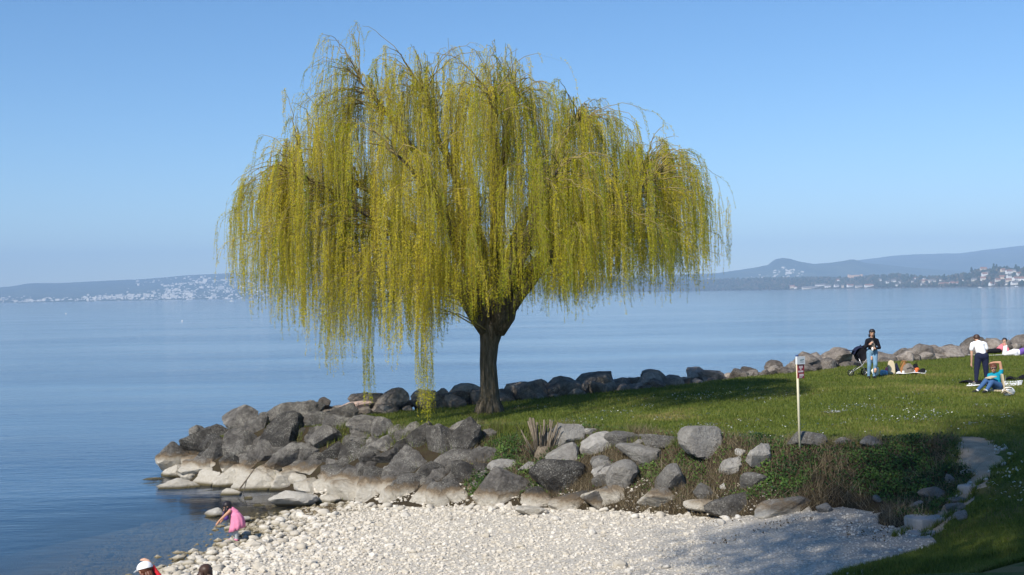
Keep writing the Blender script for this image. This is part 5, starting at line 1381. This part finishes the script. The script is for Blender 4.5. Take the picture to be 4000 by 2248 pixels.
b = MB(); b.box(c_ + Vector((0, 0, .1)), (.14, .03, .03)); b.build('folded_top', M['orange'], t)
t, c_, k_ = lump('black_bag', 3578, 1450, 26, 30, 'black_cloth', 'black bag standing behind the orange packet', 'bag', 68, rough=.05)
b = MB(); b.tube([c_ + Vector((-.06, 0, .1)), c_ + Vector((0, 0, .2)), c_ + Vector((.06, 0, .1))], .012, 6); b.build('handle', M['black_cloth'], t, True)
t, c_, k_ = lump('black_jacket', 3604, 1462, 36, 26, 'black_cloth', 'black jacket dropped at the end of the picnic towel', 'clothes', 69, rough=.1)
p = ground(3530, 1458)
M['cup'] = plain('white_cup', (0.78, 0.78, 0.76), 0.5, 0.05)
p2 = ground(3529, 1466); t = thing('cup', 'small white cup standing before the tan leather bag', 'cup', p2)
b = MB(); b.lathe(p2, [(.001, 0), (.03, 0), (.038, .13), (.033, .13), (.001, .02)], 12); b.build('body', M['cup'], t, True); b = MB(); b.lathe(p2 + Vector((0, 0, .128)), [(.04, 0), (.04, .015), (.001, .02)], 12); b.build('lid', M['cup'], t, True)
def towel(pts, mat, name, label, cat='towel', th=0.02, wav=0.015, seed=0, stripe=None):
    """cloth lying on the ground, through four photograph corners"""
    gg = np.random.default_rng(seed); P = [ground(*q_) for q_ in pts]; n = 14; V = []; F = []
    for i in range(n + 1):
        for j in range(n + 1):
            u_, v_ = i / n, j / n
            q_ = (P[0] * (1 - u_) + P[1] * u_) * (1 - v_) + (P[3] * (1 - u_) + P[2] * u_) * v_
            V.append(Vector((q_.x, q_.y, q_.z + 0.012 + th + wav * (math.sin(u_ * 9 + seed) + math.sin(v_ * 11 + u_ * 4)))))
    for i in range(n):
        for j in range(n): F.append((i * (n + 1) + j, (i + 1) * (n + 1) + j, (i + 1) * (n + 1) + j + 1, i * (n + 1) + j + 1))
    b = MB(); b.add(V, F); o = b.build(name, M[mat], None, True, loc=P[0]); md = o.modifiers.new('thickness', 'SOLIDIFY'); md.thickness = 0.015
    return tag(o, label, cat)
towel([(3500, 1468), (3615, 1464), (3620, 1456), (3510, 1458)], 'white_cloth', 'towel', 'white picnic towel under the row of bags', th=.055, seed=2)
# --- woman bending over
G3 = ground(3838, 1500)
person(G3, 'person in white t-shirt and navy leggings bending forward, back turned', 
    limb([(-.11, .02, .86), (-.17, .02, .46), (-.20, .0, .08)], [.125, .085, .052], 'navy') + limb([(.10, .02, .86), (.13, .04, .46), (.18, .10, .08)], [.125, .085, .052], 'navy') +
    [((-.20, .0, .05), (-.22, .17, .035), .042, .035, 'skinA'), ((.18, .1, .05), (.19, .27, .035), .042, .035, 'skinA')] +
    [((-.08, .0, .88), (.08, .0, .88), .135, .135, 'navy'), ((0, .05, .97), (0, .16, 1.12), .15, .16, 'white_cloth'), ((0, .16, 1.12), (0, .27, 1.26), .16, .12, 'white_cloth'), ((-.14, .27, 1.26), (.14, .27, 1.26), .085, .085, 'white_cloth'), ((0, .31, 1.31), (0, .38, 1.36), .055, .05, 'skinA')] +
    limb([(-.2, .27, 1.25), (-.245, .24, 1.10)], [.07, .066], 'white_cloth') + limb([(-.245, .24, 1.10), (-.235, .24, .92), (-.225, .30, .66)], [.046, .042, .03], 'skinA') +
    limb([(.2, .27, 1.25), (.245, .26, 1.12)], [.07, .066], 'white_cloth') + limb([(.245, .26, 1.12), (.25, .34, .95), (.18, .5, .82)], [.046, .042, .03], 'skinA'),
    dict(c=(0, .42, 1.42), f=(0, 1, -.75), skin='skinA'), dict(mat='hair_brown', locks=[((0, .36, 1.44), (.04, .40, 1.36), .07, .06)]),
    hands=[((-.225, .31, .64), (.02, .15, -1), (.7, .2, 0), 1.0, 'skinA'), ((.17, .51, .81), (-.3, .7, -.6), (-.5, 0, 0), 1.0, 'skinA')])
towel([(3775, 1512), (3990, 1508), (3995, 1494), (3790, 1498)], 'white_cloth', 'blanket', 'white and blue blanket spread under the bending person', 'blanket', .03, .02, 4)
towel([(3745, 1500), (3830, 1506), (3835, 1498), (3760, 1493)], 'black_cloth', 'dark_cloth', 'dark cloth lying at the end of the white blanket', 'cloth', .05, .02, 5)
towel([(3925, 1492), (3999, 1488), (4006, 1478), (3935, 1482)], 'black_cloth', 'black_cloth', 'black clothes strewn behind the seated person on the blanket', 'cloth', .05, .03, 6)
# --- reclining woman in teal
G4 = ground(3890, 1533)
person(G4, 'person in teal shirt and jeans reclining on a low chair, one arm behind the head',
    limb([(-.02, -.02, .20), (-.33, -.14, .36), (-.62, -.26, .10)], [.115, .078, .05], 'denim') + limb([(.06, -.06, .18), (-.22, -.26, .32), (-.42, -.40, .10)], [.115, .078, .05], 'denim') +
    [((-.62, -.26, .10), (-.66, -.28, .07), .044, .044, 'white_cloth'), ((-.66, -.28, .06), (-.80, -.33, .05), .045, .035, 'dark'), ((-.42, -.40, .10), (-.45, -.42, .07), .044, .044, 'white_cloth'), ((-.46, -.43, .06), (-.58, -.52, .05), .045, .035, 'dark')] +
    [((-.03, -.05, .20), (.08, -.0, .20), .12, .12, 'denim'), ((.01, .02, .30), (.04, .12, .42), .14, .145, 'teal'), ((-.08, .12, .48), (.17, .15, .50), .085, .085, 'teal'), ((.03, .14, .57), (.0, .12, .60), .052, .05, 'skinB')] +
    limb([(.20, .15, .50), (.235, .15, .62)], [.07, .062], 'teal') + limb([(.235, .15, .62), (.20, .15, .86), (.03, .2, .86)], [.048, .042, .032], 'skinB') +
    limb([(-.13, .12, .49), (-.19, .04, .38)], [.068, .06], 'teal') + limb([(-.19, .04, .38), (-.20, -.04, .30), (-.12, -.14, .34)], [.046, .04, .03], 'skinB'),
    dict(c=(-.03, .08, .70), f=(-.35, -1, -.15), skin='skinB'), dict(mat='hair_red', locks=[((-.02, .14, .72), (.02, .15, .60), .07, .06)]),
    hands=[((.02, .2, .86), (-1, .1, -.3), (0, -.5, -.5), 1.0, 'skinB'), ((-.12, -.15, .35), (-.6, -.4, .2), (0, 0, -1), 1.0, 'skinB')])
t = thing('beach_chair', 'beige low beach chair carrying the person in teal', 'chair', G4)
b = MB(); b.box(G4 + Vector((.225, .14, .28)), (.045, .34, .50), ry=-0.12); b.build('backrest', M['beige'], t)
b = MB(); b.box(G4 + Vector((-.03, .0, .06)), (.50, .42, .045), ry=0.05); b.build('seat', M['beige'], t)
for s_ in (-.2, .2):
    b = MB(); b.tube([G4 + Vector((-.28, s_, .0)), G4 + Vector((-.26, s_, .05)), G4 + Vector((.2, s_ * .8, .03)), G4 + Vector((.25, s_ * .8 + .05, .50))], .012, 6); b.build('leg', M['metal'], t, True)
b = MB(); b.box(G4 + Vector((-.21, -.2, .455)), (.26, .2, .03), rz=.5, ry=-.15); tag(b.build('book', M['beige'], None, loc=G4 + Vector((-.21, -.2, .455))), 'open yellowish book resting on the knees of the person in teal', 'book')
b = MB(); c_ = G4 + Vector((-.03, .08, .70)); b.tube([c_ + Vector((-.115, -.07, .02)), c_ + Vector((-.06, -.1, .015)), c_ + Vector((.03, -.095, .02))], .013, 6); tag(b.build('sunglasses', M['glass'], None, loc=c_), 'dark sunglasses worn by the person in teal', 'glasses')
p = ground(3935, 1548); k_ = p.y / FPX; c_ = p + Vector((0, 0, .12))
t = thing('backpack', 'white backpack with pale straps lying beside the teal person', 'backpack', p)
me = boulder_mesh(71, (.21, .13, .14), I3, 7, .05, mat='white_cloth'); link('body', me, t, c_)
b = MB(); b.tube([c_ + Vector((-.2, -.08, -.04)), c_ + Vector((-.14, -.15, .06)), c_ + Vector((0, -.15, -.02)), c_ + Vector((.1, -.14, -.08))], .018, 6); b.tube([c_ + Vector((-.12, -.1, .1)), c_ + Vector((-.02, -.14, .12)), c_ + Vector((.08, -.12, .1))], .016, 6); b.build('strap', M['beige'], t, True)
b = MB(); b.ell(c_ + Vector((-.11, -.10, .02)), (.06, .05, .07), 10, 7); b.build('pocket', M['taupe'], t, True)
# --- people lying by the lakeside boulders
G5 = ground(3950, 1391)
person(G5, 'person in white trousers and purple top lying prone with feet raised',
    limb([(.14, 0, .14), (-.28, -.05, .08)], [.15, .075], 'white_cloth') + limb([(-.28, -.05, .08), (-.22, -.05, .45)], [.07, .045], 'white_cloth') + limb([(.14, .14, .14), (-.26, .14, .08)], [.14, .075], 'white_cloth') + limb([(-.26, .14, .08), (-.24, .12, .42)], [.07, .045], 'white_cloth') +
    [((-.22, -.05, .46), (-.28, -.05, .58), .038, .03, 'skinA'), ((-.24, .12, .44), (-.32, .12, .54), .038, .03, 'skinA')] +
    [((.16, .05, .15), (.34, .06, .15), .155, .135, 'white_cloth'), ((.38, .06, .15), (.58, .07, .22), .135, .13, 'purple'), ((.62, -.08, .24), (.62, .2, .24), .07, .07, 'purple'), ((.66, .06, .28), (.70, .06, .33), .052, .05, 'skinA')] +
    limb([(.63, -.1, .24), (.70, -.2, .06), (.90, -.12, .05)], [.06, .05, .035], 'purple') + limb([(.63, .22, .24), (.72, .3, .06), (.90, .2, .05)], [.06, .05, .035], 'purple'),
    dict(c=(.76, .06, .40), f=(1, -.3, -.2), skin='skinA'), dict(mat='hair_dark', locks=[((.70, .05, .42), (.62, .05, .30), .07, .06)]),
    hands=[((.91, -.11, .05), (1, .2, 0), (0, 0, -1), 1.0, 'skinA'), ((.91, .19, .05), (1, -.2, 0), (0, 0, -1), 1.0, 'skinA')])
G6 = ground(3925, 1387) + Vector((0, .9, .02))
person(G6, 'person in rose top and black trousers lying on the white towel',
    limb([(.10, 0, .12), (-.36, -.02, .10), (-.76, -.04, .07)], [.12, .085, .05], 'black_cloth') + limb([(.10, .16, .12), (-.36, .18, .10), (-.74, .2, .07)], [.12, .085, .05], 'black_cloth') + [((-.8, -.04, .07), (-.84, -.04, .16), .04, .035, 'white_cloth'), ((-.78, .2, .07), (-.82, .2, .16), .04, .035, 'white_cloth')] +
    [((.14, .06, .16), (.28, .06, .26), .14, .145, 'rose'), ((.34, -.06, .36), (.34, .2, .36), .075, .075, 'rose'), ((.28, .06, .28), (.34, .07, .36), .14, .1, 'rose'), ((.36, .07, .42), (.37, .06, .47), .052, .05, 'skinA')] +
    limb([(.36, -.1, .36), (.46, -.16, .18), (.40, -.24, .03)], [.06, .045, .035], 'rose') + limb([(.36, .24, .36), (.48, .3, .18), (.46, .3, .03)], [.06, .045, .035], 'rose'),
    dict(c=(.38, .05, .56), f=(-.6, -1, 0), skin='skinA'), dict(mat='hair_dark', locks=[]),
    hands=[((.40, -.24, .03), (-.4, -1, 0), (0, 0, -1), 1.0, 'skinA'), ((.46, .3, .03), (1, 0, 0), (0, 0, -1), 1.0, 'skinA')])
towel([(3780, 1392), (4010, 1392), (4012, 1382), (3800, 1384)], 'white_cloth', 'towel', 'long white towel under the lying people near the boulders', 'towel', .03, .02, 8)
# --- girl in the pink dress stooping at the water
G7 = ground(915, 2119); G7.z = max(G7.z, 0.02)
person(G7, 'child in pink dress stooping over the stones at the waterline',
    limb([(.06, .05, .40), (.02, .03, .22), (.01, .05, .05)], [.06, .045, .034], 'grey_cloth') + limb([(.10, -.06, .40), (.06, -.07, .22), (.07, -.05, .05)], [.06, .045, .034], 'grey_cloth') +
    [((.01, .04, .035), (-.10, .03, .025), .032, .026, 'pink'), ((.07, -.06, .035), (-.03, -.08, .025), .032, .026, 'pink')] +
    [((.08, 0, .43), (.03, 0, .56), .095, .09, 'pink'), ((.03, 0, .56), (-.04, 0, .63), .09, .075, 'pink'), ((-.06, -.08, .63), (-.06, .08, .63), .042, .042, 'pink'), ((-.08, 0, .64), (-.10, 0, .66), .036, .034, 'skinB')] +
    limb([(-.06, -.10, .63), (-.17, -.14, .53), (-.28, -.15, .43)], [.034, .028, .022], 'skinB') + limb([(-.06, .10, .63), (-.15, .13, .52), (-.25, .10, .44)], [.034, .028, .022], 'skinB'),
    dict(c=(-.13, 0, .70), f=(-1, -.25, -.7), s=.88, skin='skinB'), dict(mat='hair_dark', locks=[((-.10, .0, .74), (-.02, -.02, .66), .06, .04), ((-.12, -.07, .70), (-.14, -.09, .56), .04, .03), ((-.13, .07, .70), (-.15, .08, .57), .04, .03)]), voxel=.010,
    hands=[((-.28, -.15, .42), (-.6, 0, -.7), (.5, 0, -.4), .72, 'skinB'), ((-.25, .10, .43), (-.6, 0, -.7), (.5, 0, -.4), .72, 'skinB')])
ch = [o for o in bpy.data.objects if o.type == 'EMPTY' and o.get('label', '').startswith('child in pink')][0]
b = MB(); V = []; F = []; n_ = 28
for (c_, r_, rip) in (((-.01, 0, .60), .10, 0), ((.045, 0, .52), .125, .006), ((.07, 0, .42), .15, .014), ((.07, 0, .32), .172, .02), ((.06, 0, .235), .185, .026)):
    for i in range(n_):
        a = i / n_ * 6.2832; rr = r_ + rip * math.sin(a * 9)
        V.append(G7 + Vector((c_[0] + math.cos(a) * rr * .82, c_[1] + math.sin(a) * rr * .8, c_[2] + (0.05 * math.cos(a) if c_[2] < .5 else 0.02 * math.cos(a)))))
for j in range(4):
    for i in range(n_): F.append((j * n_ + i, j * n_ + (i + 1) % n_, (j + 1) * n_ + (i + 1) % n_, (j + 1) * n_ + i))
b.add(V, F); o = b.build('dress_skirt', M['pink'], ch, True); md = o.modifiers.new('thickness', 'SOLIDIFY'); md.thickness = .008
p = G7 + Vector((-.14, .02, .44)); t = thing('bucket', 'purple toy bucket held under the arm of the stooping child', 'bucket', p)
b = MB(); b.lathe(p, [(.001, 0), (.05, 0), (.068, .11), (.06, .11), (.045, .01), (.001, .01)], 16, Matrix.Rotation(-.5, 3, 'Y')); b.build('pail', M['purple'], t, True)
b = MB(); b.tube([p + Vector((-.1, 0, .08)), p + Vector((-.06, 0, .17)), p + Vector((.02, 0, .14))], .006, 6); b.build('handle', M['purple'], t, True)
# --- two children at the lower edge of the view
def child(px, py, H, label, top, hairm, face, locks, arm_up=None, legs='denim', skin_='skinA', name='person'):
    d_ = 17.0
    for _ in range(6):
        x_ = at_y(px, py, d_).x; zg = max(hz(x_, d_), 0.0); r_ = ray(px, py); d_ = (zg + H - CAMZ) / (r_.z / r_.y)
    p = Vector((at_y(px, py, d_).x, d_, max(hz(at_y(px, py, d_).x, d_), 0.0))); s_ = H / 1.12
    q_ = lambda *v: Vector(v) * s_
    hd = Vector(face).normalized()
    sg = limb([q_(-.06, 0, .52), q_(-.065, 0, .28), q_(-.07, 0, .05)], [.07 * s_, .05 * s_, .036 * s_], legs) + limb([q_(.06, 0, .52), q_(.065, 0, .28), q_(.07, 0, .05)], [.07 * s_, .05 * s_, .036 * s_], legs) + \
        [(q_(-.07, 0, .035), q_(-.07, 0, .03) + hd * .1, .036 * s_, .03 * s_, 'dark'), (q_(.07, 0, .035), q_(.07, 0, .03) + hd * .1, .036 * s_, .03 * s_, 'dark'), (q_(0, 0, .56), q_(0, 0, .76), .10 * s_, .105 * s_, top), (q_(-.09, 0, .80), q_(.09, 0, .80), .055 * s_, .055 * s_, top), (q_(0, 0, .84), q_(0, 0, .90), .04 * s_, .038 * s_, skin_)]
    hands = []
    sg += limb([q_(-.13, 0, .80), q_(-.16, -.03, .64), q_(-.15, -.10, .52)], [.042 * s_, .036 * s_, .026 * s_], top)
    hands.append((q_(-.15, -.10, .51), (0, -.3, -1), (1, 0, 0), .75, skin_))
    if arm_up:
        sg += limb([q_(.13, 0, .80), q_(*arm_up[0])], [.042 * s_, .036 * s_], top) + limb([q_(*arm_up[0]), q_(*arm_up[1])], [.036 * s_, .03 * s_], top) + limb([q_(*arm_up[1]), q_(*arm_up[2])], [.027 * s_, .024 * s_], skin_)
        hands.append((q_(*arm_up[2]), (-1, 0, .35), (0, .3, -1), .8, skin_))
    else:
        sg += limb([q_(.13, 0, .80), q_(.16, -.03, .64), q_(.15, -.1, .52)], [.042 * s_, .036 * s_, .026 * s_], top); hands.append((q_(.15, -.10, .51), (0, -.3, -1), (-1, 0, 0), .75, skin_))
    person(p, label, sg, dict(c=q_(0, 0, 1.0), f=face, s=.95 * s_, skin=skin_), dict(mat=hairm, locks=[tuple(q_(*l_[0])[:] and (q_(*l_[0]), q_(*l_[1]), l_[2], l_[3])) for l_ in locks]), voxel=.010, hands=hands)
    return p, s_
p, s_ = child(566, 2200, 1.12, 'child in red top and white cap raising one hand at the waterline', 'red', 'hair_red', (-.75, .5, -.25), [((.05, -.05, 1.02), (.12, -.03, .78), .06, .05), ((.03, -.07, 1.0), (.06, -.08, .76), .06, .05), ((.08, 0, 1.0), (.14, .02, .82), .05, .04)], arm_up=[(.20, .02, .92), (.10, .03, 1.06), (.04, .03, 1.14)])
hc = p + Vector((0, 0, 1.0)) * s_; hf = Vector((-.75, .5, -.25)).normalized(); up = Vector((0, 0, 1)); rt = hf.cross(up).normalized(); up = rt.cross(hf)
Rm = Matrix((rt, hf, up)).transposed()
t = thing('cap', 'white cap with pale blue peak on the child in red', 'cap', hc)
b = MB(); b.ell(hc + up * .045 - hf * .012, (.112, .122, .10), 20, 8, Rm, z0=-0.05, z1=0.999); b.build('crown', M['white_cloth'], t, True)
b = MB(); V = []; F = []
for i in range(9):
    a = (i / 8 - .5) * 2.2; V += [hc + Rm @ Vector((math.sin(a) * .105, math.cos(a) * .105, .045)), hc + Rm @ Vector((math.sin(a) * .11, math.cos(a) * .115 + .085 * math.cos(a * .8), .02))]
for i in range(8): F.append((2 * i, 2 * i + 1, 2 * i + 3, 2 * i + 2))
b.add(V, F); o = b.build('peak', M['pale_blue'], t, True); md = o.modifiers.new('thickness', 'SOLIDIFY'); md.thickness = .006
child(803, 2208, 1.05, 'child with long brown hair standing on the pebbles, facing the lake', 'lightblue', 'hair_brown', (-.3, 1, -.3), [((0, -.06, 1.02), (.0, -.08, .76), .09, .07), ((.05, -.04, 1.0), (.05, -.06, .78), .06, .05), ((-.05, -.04, 1.0), (-.05, -.06, .78), .06, .05)])

# ------------------------------------------------------------------ sign on its post
G8 = ground(3125, 1758); k8 = G8.y / FPX
def L8(px, py, dy=0.0): return at_y(px, py, G8.y + dy)
t = thing('signpost', 'cream post carrying a white plate and a dark red notice', 'sign', G8)
M['cream_post'] = plain('cream_painted_post', (0.62, 0.57, 0.40), 0.6, 0.12, 12.0, 0.3); M['blue_cap'] = plain('dark_blue_cap', (0.02, 0.05, 0.16), 0.5); M['sign_white'] = plain('weathered_white_plate', (0.60, 0.63, 0.64), 0.6, 0.12, 14.0); M['sign_red'] = plain('dark_red_plate', (0.24, 0.025, 0.04), 0.5, 0.15, 14.0); M['sign_ink'] = plain('faded_lettering', (0.60, 0.52, 0.52), 0.6, 0.1); M['sign_dark'] = plain('grey_green_lettering', (0.12, 0.20, 0.20), 0.6, 0.1)
b = MB(); b.tube([G8 + Vector((0, 0, -.1)), L8(3113, 1394)], .024, 12); b.build('post', M['cream_post'], t, True)
b = MB(); tp_ = L8(3113, 1394); b.tube([tp_ + Vector((0, 0, -.01)), tp_ + Vector((0, 0, .035))], .030, 12); b.build('cap', M['blue_cap'], t, True)
def plate(cx, cy, w, h, dep, mat, name, yaw, off):
    c_ = L8(cx, cy) + Vector((0, off, 0)); b = MB(); b.box(c_, (w * k8 / math.cos(yaw), dep, h * k8), rz=yaw, ry=ROLL); return b.build(name, M[mat], t), c_
YAW = 0.55
pw_, cw = plate(3124, 1408, 36, 30, .05, 'sign_white', 'white_plate', YAW, -.045)
pr_, cr_ = plate(3126, 1451, 29, 54, .02, 'sign_red', 'red_plate', YAW, -.04)
dx_ = Vector((math.cos(YAW), math.sin(YAW), 0)); nn = Vector((math.sin(YAW), -math.cos(YAW), 0))
def mark(parent, c_, u_, v_, w, h, dep, mat, nm='lettering'):
    b = MB(); b.box(c_ + dx_ * u_ * k8 / math.cos(YAW) + Vector((0, 0, v_ * k8)) + nn * (dep / 2 + .002), (w * k8 / math.cos(YAW), .003, h * k8), rz=YAW, ry=ROLL); b.build(nm, M[mat], parent)
for (u_, v_, w, h) in [(-1, 17, 4.2, 9), (-7, 17, 4.2, 9), (5, 17, 4.2, 9), (-1, 9, 5, 6), (-9, 0, 9, 6.5), (3, 0, 13, 6.5), (-6, -14, 4, 8), (-1, -14, 4, 8), (4, -14, 4, 8), (9, -14, 3, 8), (-1, -21, 16, 2), (-3, -24.5, 12, 1.6)]:
    mark(pr_, cr_, u_, v_, w, h, .02, 'sign_ink')
for (u_, v_, w, h) in [(-2, 1, 5, 4), (4, 2, 5, 4), (10, 3, 4, 4), (3, -6, 16, 1.6)]: mark(pw_, cw, u_, v_, w, h, .05, 'sign_dark')
